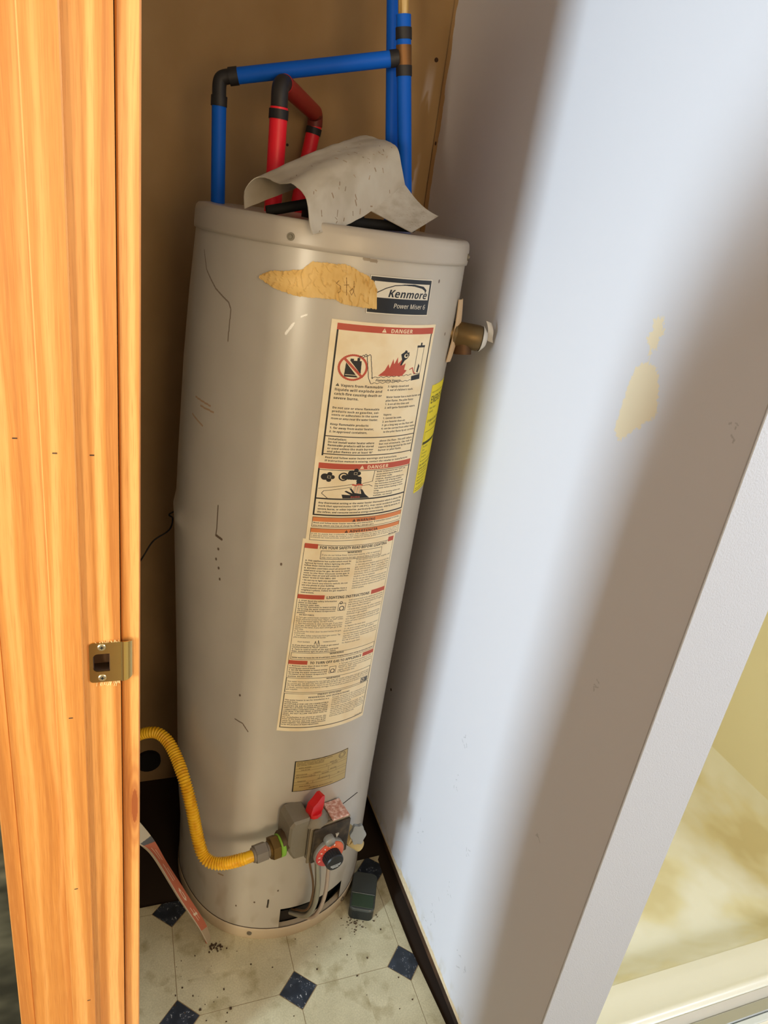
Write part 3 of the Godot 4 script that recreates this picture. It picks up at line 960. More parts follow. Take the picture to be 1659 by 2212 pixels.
	prism(sw, PackedVector2Array([Vector2(-0.26, 0), Vector2(0.75, 0), Vector2(0.75, 1.65), Vector2(-0.02, 1.65), Vector2(-0.19, 1.56), Vector2(-0.27, 1.42), Vector2(-0.30, 1.25), Vector2(-0.31, 0.75)]), 0.03, Transform3D(Basis(Vector3(0, 0, 1), Vector3(0, 1, 0), Vector3(-1, 0, 0)), Vector3(-0.145, 0, 0)))
	structure("added_shade_screen", "added unseen screen in the hall shaped to shade the closet wall", "wall", done(sw), M.white)

# ------------------------------------------------------------------ pine door frame
func door_frame() -> void:
	var d := structure("door_1", "clear finished pine door frame with a brass strike plate", "door frame")
	var p1 := pine(3)
	var p2 := pine(17)
	var p3 := pine(29)
	knot(p2, 80, 514, 8, Color8(140, 66, 26))
	var pm := func(im: Image, off: Vector2) -> StandardMaterial3D:
		var m := tex_mat(im, 0.38)
		m.uv1_scale = Vector3(1.0 / 0.16, 1.0 / 2.2, 1)
		m.uv1_offset = Vector3(off.x, off.y, 0)
		m.clearcoat_enabled = true
		m.clearcoat = 0.25
		m.clearcoat_roughness = 0.3
		return m
	var jm: StandardMaterial3D = pm.call(p1, Vector2(0.75, 1.0))
	var sm: StandardMaterial3D = pm.call(p3, Vector2(0.95, 1.0))
	var cm: StandardMaterial3D = pm.call(p2, Vector2(0.23, 1.0))
	var cm2: StandardMaterial3D = pm.call(p3, Vector2(0.90, 1.0))
	var H := 2.06
	# the jamb with a mortise for the latch
	var jl := [[Vector3(-0.1138, 0, -0.689), Vector3(-0.0285, H, -0.67)], [Vector3(-0.0115, 0, -0.689), Vector3(-0.0008, H, -0.67)],
		[Vector3(-0.0285, 0, -0.689), Vector3(-0.0115, 0.9355, -0.67)], [Vector3(-0.0285, 0.9605, -0.689), Vector3(-0.0115, H, -0.67)], [Vector3(-0.0285, 0.93, -0.692), Vector3(-0.0115, 0.966, -0.6885)]]
	put("jamb", boxes_mesh(jl, 0.0), jm, d)
	put("latch_mortise", boxes_mesh([[Vector3(-0.0284, 0.9356, -0.6886), Vector3(-0.0116, 0.9604, -0.6850)], [Vector3(-0.0284, 0.9356, -0.6860), Vector3(-0.0278, 0.9604, -0.6712)], [Vector3(-0.0284, 0.9598, -0.6860), Vector3(-0.0116, 0.9604, -0.6712)], [Vector3(-0.0284, 0.9356, -0.6860), Vector3(-0.0116, 0.9364, -0.6712)], [Vector3(-0.0122, 0.9356, -0.6860), Vector3(-0.0116, 0.9604, -0.6712)]], 0.0), M.brown, d)  # dark lining puts the shade of the latch hole into colour; wood is pine
	put("stop", box_mesh(Vector3(-0.0667, 0, -0.67), Vector3(-0.0375, H, -0.660), 0.0012), sm, d)
	put("casing", box_mesh(Vector3(0.0, 0, -0.735), Vector3(0.0195, H + 0.05, -0.676), 0.0016), cm, d)
	put("casing", box_mesh(Vector3(-0.1325, 0, -0.735), Vector3(-0.1142, H + 0.05, -0.676), 0.0016), cm2, d)
	put("jamb", box_mesh(Vector3(-0.1138, 0, 0.14), Vector3(-0.0008, H, 0.159), 0.001), sm, d)
	put("head_jamb", box_mesh(Vector3(-0.1138, H - 0.02, -0.67), Vector3(-0.0008, H, 0.14), 0.001), sm, d)
	# finishing-nail holes and flecks in the wood
	for q in [[-0.055, 1.19, 1], [-0.052, 0.885, 1], [-0.055, 0.62, 1], [-0.088, 1.2, 0], [-0.024, 1.185, 0], [-0.046, 0.40, 1]]:
		var f := begin()
		var z := -0.6598 if q[2] == 1 else -0.6698
		chbox(f, Vector3(q[0], q[1], z), Vector3(0.004, 0.0013, 0.0006), 0.0002)
		put("nail_hole", done(f), M.brown, d)
	# strike plate: flat brass with rounded corners, latch hole, curled lip and two screws
	var s := begin()
	var z0 := -0.6702
	var x0 := -0.0322
	var x1 := -0.0002
	var ya := 0.9226
	var yb := 0.9738
	var r := 0.004
	var outer := PackedVector2Array()
	for c in [[x0 + r, ya + r, 180.0], [x1, ya, -1.0], [x1, yb, -1.0], [x0 + r, yb - r, 90.0]]:
		if c[2] < 0: outer.append(Vector2(c[0], c[1]))
		else:
			for k in 5:
				var a := deg_to_rad(c[2] + k * 22.5)
				outer.append(Vector2(c[0] + cos(a) * r, c[1] + sin(a) * r))
	var hx0 := -0.0285; var hx1 := -0.0115; var hy0 := 0.9365; var hy1 := 0.9595
	# four strips round the hole
	var plate := CSGCombiner3D.new()
	plate.name = "strike_plate"
	var body := CSGPolygon3D.new()
	body.polygon = outer
	body.depth = 0.0014
	body.position = Vector3(0, 0, z0 + 0.0016)
	plate.add_child(body)
	var hole := CSGPolygon3D.new()
	var hp := PackedVector2Array()
	var rr := 0.005
	for c in [[hx0 + rr, hy0 + rr, 180.0], [hx1 - 0.001, hy0 + 0.001, 270.0], [hx1 - 0.001, hy1 - 0.001, 0.0], [hx0 + rr, hy1 - rr, 90.0]]:
		for k in 5:
			var a := deg_to_rad(c[2] + k * 22.5)
			var q: float = rr if absf(c[0] - hx0) < 0.006 else 0.001
			hp.append(Vector2(c[0] + cos(a) * q, c[1] + sin(a) * q))
	hole.polygon = hp
	hole.depth = 0.01
	hole.position = Vector3(0, 0, z0 + 0.006)
	hole.operation = CSGShape3D.OPERATION_SUBTRACTION
	plate.add_child(hole)
	var bm := mat(Color8(206, 176, 110), 0.2, 0.95)
	body.material = bm
	hole.material = bm
	add_it(plate, d)
	plate.set_meta("label", "polished brass strike plate with curled lip")
	var lip := []
	for i in 9:
		var row := []
		var t := i / 8.0
		for j in 9:
			var v := j / 8.0
			var inset := 0.003 * pow(t, 3)
			row.append(Vector3(x1 + 0.0105 * t, lerpf(ya + inset, yb - inset, v), z0 + 0.0012 + 0.0004 * sin(t * PI) - 0.0050 * t * t * t))
		lip.append(row)
	shell(s, lip, 0.0012)
	put("strike_lip", done(s), bm, d)
	for yy in [0.9680, 0.9285]:
		var sc := begin()
		lathe(sc, [Vector2(0.0042, -0.001), Vector2(0.0042, 0.0012), Vector2(0.0034, 0.0018), Vector2(0.0, 0.0019)], 20, Transform3D(Basis(Vector3.RIGHT, PI / 2), Vector3(-0.0195, yy, z0 + 0.0008)))
		var o := put("strike_screw", done(sc), mat(Color8(206, 190, 150), 0.3, 0.9), d)
		var cr := begin()
		for k in 2: chbox(cr, Vector3(-0.0195, yy, z0 + 0.0030), Vector3(0.0036 if k else 0.0009, 0.0009 if k else 0.0036, 0.0004), 0.0)
		put("screw_slot", done(cr), M.dark, o)
	# torn fibres where the mortise was chiselled
	var rng := RandomNumberGenerator.new()
	rng.seed = 9
	var fb := begin()
	for k in 46:
		var top := k % 2 == 0
		var x := rng.randf_range(-0.026, -0.002)
		var y := 0.9735 if top else 0.9225
		var ln := rng.randf_range(0.002, 0.0065) * (0.6 if top else 1.0)
		var dx := rng.randf_range(-0.5, 0.3)
		var a := Vector3(x, y, z0 + 0.0016)
		tube(fb, [a, a + Vector3(dx * ln, (ln if top else -ln), 0.0008)], 0.00022, 4, false)
	var fo := put("wood_fibre", done(fb), mat(Color8(244, 206, 140), 0.7), d)
	fo.set_meta("kind", "stuff")

# ------------------------------------------------------------------ floor
func floor_tiles() -> void:
	var fl := structure("floor", "worn cream vinyl floor with small navy diamonds around the heater foot", "floor")
	put("subfloor", box_mesh(Vector3(-0.06, -0.05, -1.47), Vector3(2.3, -0.0035, 1.6), 0.0), mat(Color8(44, 30, 18), 0.9), fl)
	var hall := tex_mat(mottled(41, [Color8(50, 48, 36), Color8(84, 80, 62), Color8(110, 104, 82), Color8(150, 138, 106)], 0.012, 256, 256, Vector2(0.6, 1.6), 1.1), 0.4)
	hall.uv1_scale = Vector3(1.6, 1.6, 1)
	put("hall_floor", box_mesh(Vector3(-3.0, -0.05, -2.2), Vector3(-0.06, -0.001, 3.0), 0.0), hall, fl)
	var edge := PackedVector2Array([Vector2(-0.06, -1.086), Vector2(0.30, -1.087), Vector2(0.584, -1.1), Vector2(0.577, -1.09), Vector2(0.5735, -0.96), Vector2(0.5745, -0.87), Vector2(0.588, -0.70), Vector2(0.589, -0.494), Vector2(0.72, -0.494), Vector2(2.28, -0.494), Vector2(2.28, 0.42), Vector2(-0.06, 0.42)])
	var ox := 0.3226
	var oz := -0.8373
	var s := 0.2287
	var dh := 0.0373
	# cream tiles are eight-sided, the navy diamonds sit at their corners; joints are recessed
	var backing := begin()
	flat_piece(backing, edge, -0.003, -0.0006)
	put("vinyl_backing", done(backing), mat(Color8(150, 128, 94), 0.8), fl)
	var ci := Image.create(512, 512, false, Image.FORMAT_RGB8)
	var n1 := noise(51, 0.01, 4)
	var n2 := noise(52, 0.22, 2)
	var n3 := noise(53, 0.03, 3)
	for y in 512:
		for x in 512:
			var k := n1.get_noise_2d(x, y) * 0.05 + n2.get_noise_2d(x, y) * 0.05
			var dirt := maxf(0, n3.get_noise_2d(x * 0.5, y * 0.5) - 0.15) * 0.22
			ci.set_pixel(x, y, Color(0.81 + k - dirt, 0.775 + k - dirt * 1.1, 0.645 + k - dirt * 1.2))
	var cream := tex_mat(ci, 0.5)
	cream.uv1_scale = Vector3(2.2, 2.2, 1)
	var navy := []
	for v in 3:
		var di := Image.create(128, 128, false, Image.FORMAT_RGB8)
		di.fill(Color8(40, 46, 56))
		var nn := noise(60 + v, 0.03, 3)
		for y in 128:
			for x in 128:
				var q := nn.get_noise_2d(x, y)
				var c := Color8(38, 45, 56).lerp(Color8(54, 62, 74), clampf(q * 1.4 + 0.4, 0, 1))
				var vein := absf(nn.get_noise_2d(x * 1.5 + 400, y * 0.9))
				if vein < 0.017 and q > 0.04: c = Color8(196, 198, 200)
				di.set_pixel(x, y, c)
		var dm := tex_mat(di, 0.4)
		dm.uv1_scale = Vector3(9, 9, 1)
		dm.uv1_offset = Vector3(0.31 * v, 0.17 * v, 0)
		navy.append(dm)
	var g := 0.0006
	var count := 0
	for i in range(-2, 9):
		for j in range(-2, 7):
			var c := Vector2(ox + i * s, oz + j * s)
			var dia := PackedVector2Array([c + Vector2(dh, 0), c + Vector2(0, dh), c + Vector2(-dh, 0), c + Vector2(0, -dh)])
			lay(fl, "diamond_tile", dia, edge, navy[posmod(i * 2 + j, 3)])
			var k := dh + g * 2
			var h := s / 2 - g
			var m := c + Vector2(s / 2, s / 2)
			var o := PackedVector2Array([m + Vector2(-h + k, -h), m + Vector2(h - k, -h), m + Vector2(h, -h + k), m + Vector2(h, h - k), m + Vector2(h - k, h), m + Vector2(-h + k, h), m + Vector2(-h, h - k), m + Vector2(-h, -h + k)])
			lay(fl, "floor_tile", o, edge, cream)
			count += 1
	put("vinyl_sheet", box_mesh(Vector3(-0.06, -0.003, 0.42), Vector3(2.28, 0, 1.6), 0.0), cream, fl)
	# crumbs and grime in front of the heater
	var rng := RandomNumberGenerator.new()
	rng.seed = 77
	var cr := begin()
	for k in 70:
		var x := rng.randf_range(0.05, 0.55)
		var z := -0.955 + 0.30 * pow(rng.randf(), 1.7)
		if Vector2(x - XC, z - ZC).length() < 0.225: continue
		if rng.randf() < 0.3: x = 0.12 + rng.randf_range(-0.05, 0.07); z = -0.83 + rng.randf_range(-0.06, 0.05)
		var r := rng.randf_range(0.0005, 0.0016) * (1.6 if rng.randf() < 0.1 else 1.0)
		chbox(cr, Vector3(x, r * 0.4, z), Vector3(r * 2, r, r * rng.randf_range(1.0, 3.0)), r * 0.3, Transform3D(Basis(Vector3.UP, 0.0), Vector3.ZERO))
	for k in 40:
		var q := Vector2(0.175, -0.962) + Vector2(rng.randfn(0, 0.008), rng.randfn(0, 0.006))
		chbox(cr, Vector3(q.x, 0.001, q.y), Vector3(0.003, 0.003, 0.003) * rng.randf_range(0.4, 1.2), 0.0005)
	for k in 60:
		var q := Vector2(0.475, -0.945) + Vector2(rng.randfn(0, 0.018), rng.randfn(0, 0.01))
		chbox(cr, Vector3(q.x, 0.0006, q.y), Vector3(0.0022, 0.0012, 0.0022) * rng.randf_range(0.4, 1.2), 0.0003)
	var co := put("floor_crumbs", done(cr), mat(Color8(72, 54, 36), 0.9), null)
	co.set_meta("kind", "stuff")
	co.set_meta("label", "dark crumbs and grit scattered on the vinyl before the heater")
	co.set_meta("category", "dirt")

func flat_piece(st: SurfaceTool, p: PackedVector2Array, y0: float, y1: float) -> void:
	# polygon in x,z made a thin slab
	prism(st, p, y1 - y0, Transform3D(Basis(Vector3(1, 0, 0), Vector3(0, 0, 1), Vector3(0, 1, 0)), Vector3(0, y0, 0)))
	# (that basis mirrors, so the faces are turned by their own test)

func lay(parent: Node, called: String, p: PackedVector2Array, edge: PackedVector2Array, m: Material) -> void:
	for q in Geometry2D.intersect_polygons(p, edge):
		if q.size() < 3: continue
		var st := begin()
		var mid := Vector3.ZERO
		for v in q: mid += Vector3(v.x, 0, v.y) / q.size()
		var top := []
		for v in q: top.append(Vector3(v.x, 0, v.y))
		face(st, top, mid + Vector3(0, -1, 0))
		for i in q.size():
			var a: Vector3 = top[i]
			var b: Vector3 = top[(i + 1) % q.size()]
			face(st, [a, b, b - Vector3(0, 0.003, 0), a - Vector3(0, 0.003, 0)], mid)
		put(called, done(st), m, parent)

# ------------------------------------------------------------------ shower stall
func shower() -> void:
	var t := thing("shower_stall", "cream fibreglass shower stall with low curb, right of the partition end", "shower", Vector3(0.7045, 0, -1.45))
	var o := t.position
	var im := mottled(71, [Color8(228, 217, 174), Color8(240, 233, 198), Color8(244, 241, 220), Color8(249, 248, 234)], 0.016, 256, 256, Vector2(1.0, 0.8), 1.4)  # mottling paints reflected light on the pan into its colour
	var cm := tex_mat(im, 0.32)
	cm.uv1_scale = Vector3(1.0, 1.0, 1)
	var x0 := 0.0005; var x1 := 0.905       # local
	var zb := 0.012; var zf := 0.83         # back wall, inner edge of the curb
	# floor pan with generous coves up the walls and down from the curb
	var nx := 44
	var nz := 40
	var st := begin(true)
	var prof := func(d: float, r: float) -> float: return r - sqrt(maxf(0.0, r * r - (r - minf(d, r)) * (r - minf(d, r))))
	var hgt := func(i: int, j: int) -> Vector3:
		var u := float(i) / nx
		var v := float(j) / nz
		u = lerpf(u, 0.5 - 0.5 * cos(PI * u), 0.8); v = lerpf(v, 0.5 - 0.5 * cos(PI * v), 0.8)
		var x := lerpf(x0, x1, u)
		var z := lerpf(zb, zf, v)
		var y := 0.034 + 0.012 * Vector2((x - 0.45) / 0.45, (z - 0.4) / 0.4).length()
		y += prof.call(x - x0, 0.10) + prof.call(x1 - x, 0.10) + prof.call(z - zb, 0.10)
		y = maxf(y, 0.034 + (0.098 - 0.034) * pow(smoothstep(0.13, 0.0, zf - z), 1.3))
		return Vector3(x, y, z)
	grid(st, nx, nz, hgt, func(i, j): return Vector2(float(i) / nx, float(j) / nz), false)
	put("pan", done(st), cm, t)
	var w := begin(true)
	var wall_at := func(i: int, j: int) -> Vector3:   # three walls with rounded inner corners
		var r := 0.09
		var pts := [Vector2(x0, zf + 0.12), Vector2(x0, zb + r)]
		for k in range(1, 7): pts.append(Vector2(x0 + r - r * cos(k * PI / 14), zb + r - r * sin(k * PI / 14)))
		pts.append(Vector2(x0 + r, zb)); pts.append(Vector2(x1 - r, zb))
		for k in range(1, 7): pts.append(Vector2(x1 - r + r * sin(k * PI / 14), zb + r - r * cos(k * PI / 14)))
		pts.append(Vector2(x1, zb + r)); pts.append(Vector2(x1, zf + 0.12))
		return Vector3(pts[i].x, lerpf(0.12, 2.2, j / 8.0), pts[i].y)
	grid(w, 17, 8, wall_at, func(i, j): return Vector2(i * 0.1, j * 0.12), false)
	put("surround", done(w), mat(Color8(240, 233, 200), 0.32), t)
	# curb with a rounded outer ridge
	var c := begin(true)
	var cp := [Vector2(zf - 0.016, 0.0955), Vector2(zf - 0.006, 0.0975), Vector2(zf + 0.006, 0.0998), Vector2(zf + 0.044, 0.1015), Vector2(zf + 0.050, 0.104), Vector2(zf + 0.055, 0.105), Vector2(zf + 0.060, 0.103), Vector2(zf + 0.064, 0.097), Vector2(zf + 0.068, 0.095), Vector2(zf + 0.118, 0.095), Vector2(zf + 0.122, 0.091), Vector2(zf + 0.122, 0.0)]
	grid(c, 1, cp.size() - 1, func(i, j): return Vector3(lerpf(x0, 0.915, i), cp[j].y, cp[j].x), func(i, j): return Vector2(i, j * 0.02), false)
	put("curb", done(c), mat(Color8(248, 246, 232), 0.3), t)
	var am := mat(Color8(205, 208, 208), 0.35, 0.75)
	put("door_track", box_mesh(Vector3(x0, 0.0952, zf + 0.068), Vector3(0.915, 0.0985, zf + 0.086), 0.001), mat(Color8(222, 218, 214), 0.5), t)
	put("door_track", box_mesh(Vector3(x0, 0.0952, zf + 0.088), Vector3(0.915, 0.1035, zf + 0.108), 0.0015), am, t)
	put("track_lip", box_mesh(Vector3(x0, 0.0952, zf + 0.109), Vector3(0.915, 0.1005, zf + 0.121), 0.0012), mat(Color8(226, 232, 232), 0.4), t)
	var dr := begin()
	lathe(dr, [Vector2(0.04, 0.036), Vector2(0.04, 0.041), Vector2(0.034, 0.043), Vector2(0, 0.042)], 24, Transform3D(Basis(), Vector3(0.45, 0, 0.4)))
	put("drain", done(dr), M.steel, t)

# ------------------------------------------------------------------ water heater
var H: Node3D

func heater() -> void:
	H = thing("water_heater", "tall almond gas water heater with warning labels standing in the closet corner", "water heater", Vector3.ZERO)
	var jm := tex_mat(jacket_print(), 0.34)
	jm.metallic_specular = 0.5
	jm.clearcoat_enabled = true
	jm.clearcoat = 0.3
	jm.clearcoat_roughness = 0.25
	# jacket
	var th := []
	var a := -180.0
	while a < 179.9:
		th.append(a); a += 3.0
	th.append(180.0)
	for q in [-5.4, 34.5]: th.append(q)
	th.sort()
	var ys := [0.03, 0.045, 0.06, 0.075, 0.088, 0.1, 0.153, 0.2, 0.265, 0.33, 0.4, 0.47, 0.544, 0.6, 0.67, 0.737, 0.8, 0.85, 0.88, 0.893, 0.906, 0.918, 0.93, 0.96, 1.0, 1.05, 1.1, 1.17, 1.23, 1.28, 1.33, 1.377]
	var st := begin(true)
	var hole := func(i: int, j: int) -> bool: return th[i] >= -5.5 and th[i + 1] <= 34.6 and ys[j + 1] <= 0.0881
	grid(st, th.size() - 1, ys.size() - 1, func(i, j): return on(th[i], ys[j], 0.006 * exp(-pow((th[i] + 79) / 5.0, 2) - pow((ys[j] - 0.908) / 0.012, 2))), func(i, j): return Vector2((th[i] + 110) / 220.0, (1.4 - ys[j]) / 1.4), true, hole)
	put("jacket", done(st), jm, H)
	# behind the burner opening
	var ch := begin(true)
	grid(ch, 20, 1, func(i, j): return Vector3(XC + sin(deg_to_rad(-20 + i * 3.6)) * 0.19, 0.004 + j * 0.14, ZC + cos(deg_to_rad(-20 + i * 3.6)) * 0.19), func(i, j): return Vector2.ZERO, true)
	put("burner_chamber", done(ch), M.dark, H)
	var ds := begin(true)
	grid(ds, 8, 1, func(i, j): return on(-5.0 + i * 3.0, 0.033 + j * 0.030, -0.014), func(i, j): return Vector2.ZERO, true)
	put("inner_door", done(ds), mat(Color8(40, 34, 30), 0.6, 0.4), H)
	# bottom ring with its seam
	var rg := begin(true)
	var rp := [[0.0, 0.0], [0.0015, 0.002], [0.0018, 0.026], [0.0010, 0.030], [-0.003, 0.0315], [-0.012, 0.0315]]
	grid(rg, 90, rp.size() - 1, func(i, j): return on(i * 4.0 - 180, rp[j][1], rp[j][0]), func(i, j): return Vector2(i / 90.0, j * 0.1), true)
	put("base_ring", done(rg), mat(Color8(196, 178, 150), 0.55), H)
	rg = begin(true)
	grid(rg, 90, 2, func(i, j): return on(i * 4.0 - 180, 0.0312 + j * 0.0010, [0.0002, 0.0011, 0.0002][j]), func(i, j): return Vector2(i / 90.0, j * 0.1), true)
	put("ring_seam", done(rg), mat(Color8(52, 36, 24), 0.8), H)
	# cap with rounded rim and flat top
	var cp := begin(true)
	var pr := [[0.000, 1.372], [0.0030, 1.372], [0.0036, 1.378], [0.0030, 1.396], [0.0015, 1.403], [-0.002, 1.407], [-0.008, TOP], [-0.03, TOP - 0.0015], [-0.10, TOP - 0.0015], [-0.21, TOP - 0.0015]]
	grid(cp, 90, pr.size() - 1, func(i, j): return on(i * 4.0 - 180, pr[j][1], pr[j][0] if j < 9 else -hr(i * 4.0 - 180, pr[j][1])), func(i, j): return Vector2(i / 90.0, j * 0.1), true)
	var capm := mat(Color8(180, 170, 156), 0.34)
	capm.clearcoat_enabled = true
	capm.clearcoat = 0.3
	put("cap", done(cp), capm, H)
	for q in [[-29.3, 1.3847, 0.0036], [-21.1, 0.0178, 0.002], [60.0, 1.385, 0.0036], [38.0, 0.017, 0.002]]:
		var sc := begin()
		var p := on(q[0], q[1], q[2])
		var n := Vector3(sin(deg_to_rad(q[0])), 0, cos(deg_to_rad(q[0])))
		tube(sc, [p - n * 0.001, p + n * 0.0012], 0.0052, 16)
		tube(sc, [p + n * 0.001, p + n * 0.003], [0.0034, 0.0028], 6)
		put("sheet_screw", done(sc), M.dull, H)
	# flue collar and a blackened bracket left under the loose metal cover
	var fc := begin()
	tube(fc, [Vector3(XC, TOP - 0.003, ZC), Vector3(XC, TOP + 0.012, ZC)], 0.05, 28)
	put("flue_collar", done(fc), M.dark, H)
	var fb := begin()
	for q in [[Vector3(0.195, TOP + 0.002, -1.05), Vector3(0.27, TOP + 0.024, -1.05)], [Vector3(0.27, TOP + 0.002, -1.03), Vector3(0.42, TOP + 0.008, -1.06)]]:
		tube(fb, [q[0], q[1]], 0.007, 8)
	put("vent_bracket", done(fb), M.dark, H)
	# stickers
	var dm := danger_print()
	var full := Image.create(720, 1584, false, Image.FORMAT_RGB8)
	full.blit_rect(dm, Rect2i(0, 0, 720, 1250), Vector2i.ZERO)
	full.blit_rect(danger_foot(), Rect2i(0, 0, 720, 334), Vector2i(0, 1250))
	aged(full, 81, 0.30)
	put("danger_label", patch(Vector2(-12.1, 1.2868), Vector2(36.6, 1.2866), Vector2(34.4, 0.938), Vector2(-13.1, 0.9425), 0.0007), tex_mat(full, 0.5), H).set_meta("label", "upper warning sticker with red danger bars")
	var li := lighting_print()
	aged(li, 82, 0.34)
	put("lighting_label", patch(Vector2(-14.3, 0.9452), Vector2(31.8, 0.9375), Vector2(29.1, 0.5545), Vector2(-17.3, 0.559), 0.0005), tex_mat(li, 0.5), H).set_meta("label", "lower sticker of small printed lighting instructions")
	put("badge", patch(Vector2(0.4, 1.3508), Vector2(29.2, 1.3514), Vector2(29.4, 1.3000), Vector2(0.2, 1.3000), 0.0009), tex_mat(badge_print(), 0.35), H).set_meta("label", "navy and silver maker's badge")
	put("rating_plate", patch(Vector2(-6.8, 0.4868), Vector2(22.1, 0.4885), Vector2(23.0, 0.4110), Vector2(-6.7, 0.4124), 0.0005), tex_mat(plate_print(), 0.4, 0.3), H).set_meta("label", "small gold rating plate")
	put("energy_label", patch(Vector2(43.5, 1.1885), Vector2(70.0, 1.19), Vector2(70.0, 0.998), Vector2(42.6, 1.0005), 0.0005), tex_mat(energy_print(), 0.55), H).set_meta("label", "bright yellow energy sticker")
	tape()
	# relief valve on the right side, reaching towards the wall
	var rv := Node3D.new()
	rv.name = "relief_valve"
	add_it(rv, H)
	rv.set_meta("label", "old brass relief valve with paper tag")
	var p0 := Vector3(0.496, 1.267, -1.066)
	var p1 := Vector3(0.563, 1.2625, -1.046)
	var ax := along(p0, p1)
	var b := begin()
	var L := p0.distance_to(p1)
	tube(b, [p0, p0.lerp(p1, 0.28)], 0.0165, 24)
	put("valve_neck", done(b), M.brass, rv)
	b = begin()
	tube(b, [p0.lerp(p1, 0.28), p0.lerp(p1, 0.31), p0.lerp(p1, 0.33), p0.lerp(p1, 0.37), p0.lerp(p1, 0.39), p0.lerp(p1, 0.9), p0.lerp(p1, 0.96)], [0.0195, 0.0205, 0.0190, 0.0190, 0.0205, 0.0212, 0.0195], 28)
	put("valve_body", done(b), M.brass, rv)
	b = begin()
	var od := p0.lerp(p1, 0.55)
	tube(b, [od, od + Vector3(0.002, -0.030, 0.004)], 0.0150, 24)
	put("outlet", done(b), mat(Color8(92, 66, 42), 0.55, 0.7), rv)
	b = begin(true)
	lathe(b, [Vector2(0.0205, 0.0), Vector2(0.0215, 0.001), Vector2(0.0120, 0.009), Vector2(0.0, 0.010)], 20, Transform3D(ax.basis * Basis(Vector3.RIGHT, PI / 2), p0.lerp(p1, 0.97)))
	put("paper_cap", done(b), mat(Color8(202, 198, 190), 0.8), rv)
	b = begin(true)
	var tg := []
	for i in 7:
		var t := i / 6.0
		var c := Vector3(0.568 + 0.012 * t, 1.291 - 0.032 * t, -1.046 + 0.004 * sin(t * 5.0))
		tg.append([c + Vector3(-0.0055, 0.0015, 0.004), c + Vector3(0, 0.0, 0.006), c + Vector3(0.0050, -0.0015, 0.003)])
	shell(b, tg, 0.0008)
	put("tag", done(b), mat(Color8(196, 186, 170), 0.8), rv)
	# loose strip of the jacket cover that stands off round the valve
	b = begin(true)
	var es := []
	for i in 15:
		var t := i / 14.0
		var y := lerpf(1.3205, 1.2210, t)
		var q := lerpf(60.5, 58.0, t)
		var bow := 0.006 + 0.004 * sin(t * PI)
		es.append([on(q + 4, y, bow), on(q, y, bow + 0.0008), on(q - 3.0, y, 0.003 + 0.002 * sin(t * PI))])
	shell(b, es, 0.0018)
	put("cover_strip", done(b), mat(Color8(206, 176, 138), 0.6), H)

func tape() -> void:
	# torn masking tape, rumpled, over the badge's left end
	var top := [Vector2(-40.5, 1.3285), Vector2(-36, 1.3375), Vector2(-31, 1.340), Vector2(-27, 1.3435), Vector2(-24.5, 1.3455), Vector2(-22.5, 1.353), Vector2(-21, 1.358), Vector2(-17, 1.3585), Vector2(-13, 1.359), Vector2(-9.5, 1.3605), Vector2(-6.5, 1.3572), Vector2(-4, 1.3530), Vector2(-1, 1.350), Vector2(2, 1.342), Vector2(3.4, 1.332), Vector2(4.4, 1.3065)]
	var low := [Vector2(-40.2, 1.3255), Vector2(-35, 1.316), Vector2(-30, 1.3125), Vector2(-26, 1.3105), Vector2(-22, 1.3105), Vector2(-18, 1.312), Vector2(-14, 1.3125), Vector2(-11.5, 1.313), Vector2(-10, 1.310), Vector2(-8.5, 1.308), Vector2(-6, 1.3075), Vector2(-4, 1.307), Vector2(-2, 1.3065), Vector2(0.5, 1.3062), Vector2(2.5, 1.306), Vector2(4.2, 1.306)]
	var n := noise(91, 9.0, 3)
	var cr := noise(92, 0.22, 2)
	var im := mottled(93, [Color8(214, 174, 102), Color8(222, 184, 112), Color8(228, 192, 124)], 0.006, 512, 128)
	var ink := Color8(120, 84, 36)
	for s in [[[282, 54], [268, 64], [288, 72], [284, 90], [270, 96]], [[316, 40], [320, 96]], [[306, 66], [328, 60]], [[352, 42], [356, 76], [344, 92], [334, 80], [346, 68], [368, 92]]]:
		var pts := []
		for q in s: pts.append(Vector2(q[0], q[1]))
		stroke(im, pts, 1.6, ink)
	var st := begin(true)
	var m := top.size() - 1
	var NX := m * 12
	var NY := 40
	var at := func(i: int, j: int) -> Vector3:
		var k := mini(i / 12, m - 1)
		var t := (i - k * 12) / 12.0
		var a: Vector2 = top[k].lerp(top[k + 1], t)
		var b: Vector2 = low[k].lerp(low[k + 1], t)
		if j == 0: a.y += n.get_noise_2d(i * 0.7, 3) * 0.0015
		if j == NY: b.y += n.get_noise_2d(i * 0.7, 9) * 0.0015
		var p := a.lerp(b, float(j) / NY)
		var rid := absf(cr.get_noise_2d(p.x * 1.0 + p.y * 60.0, p.y * 150.0 - p.x * 0.4))
		var wr := 0.0026 * smoothstep(0.09, 0.0, rid)
		return on(p.x, p.y, 0.0013 + wr + 0.0005 * n.get_noise_2d(p.x * 0.06, p.y * 3.0))
	grid(st, NX, NY, at, func(i, j): return Vector2(float(i) / NX, float(j) / NY), true)
	put("masking_tape", done(st), tex_mat(im, 0.7), H).set_meta("label", "torn wrinkled masking tape")

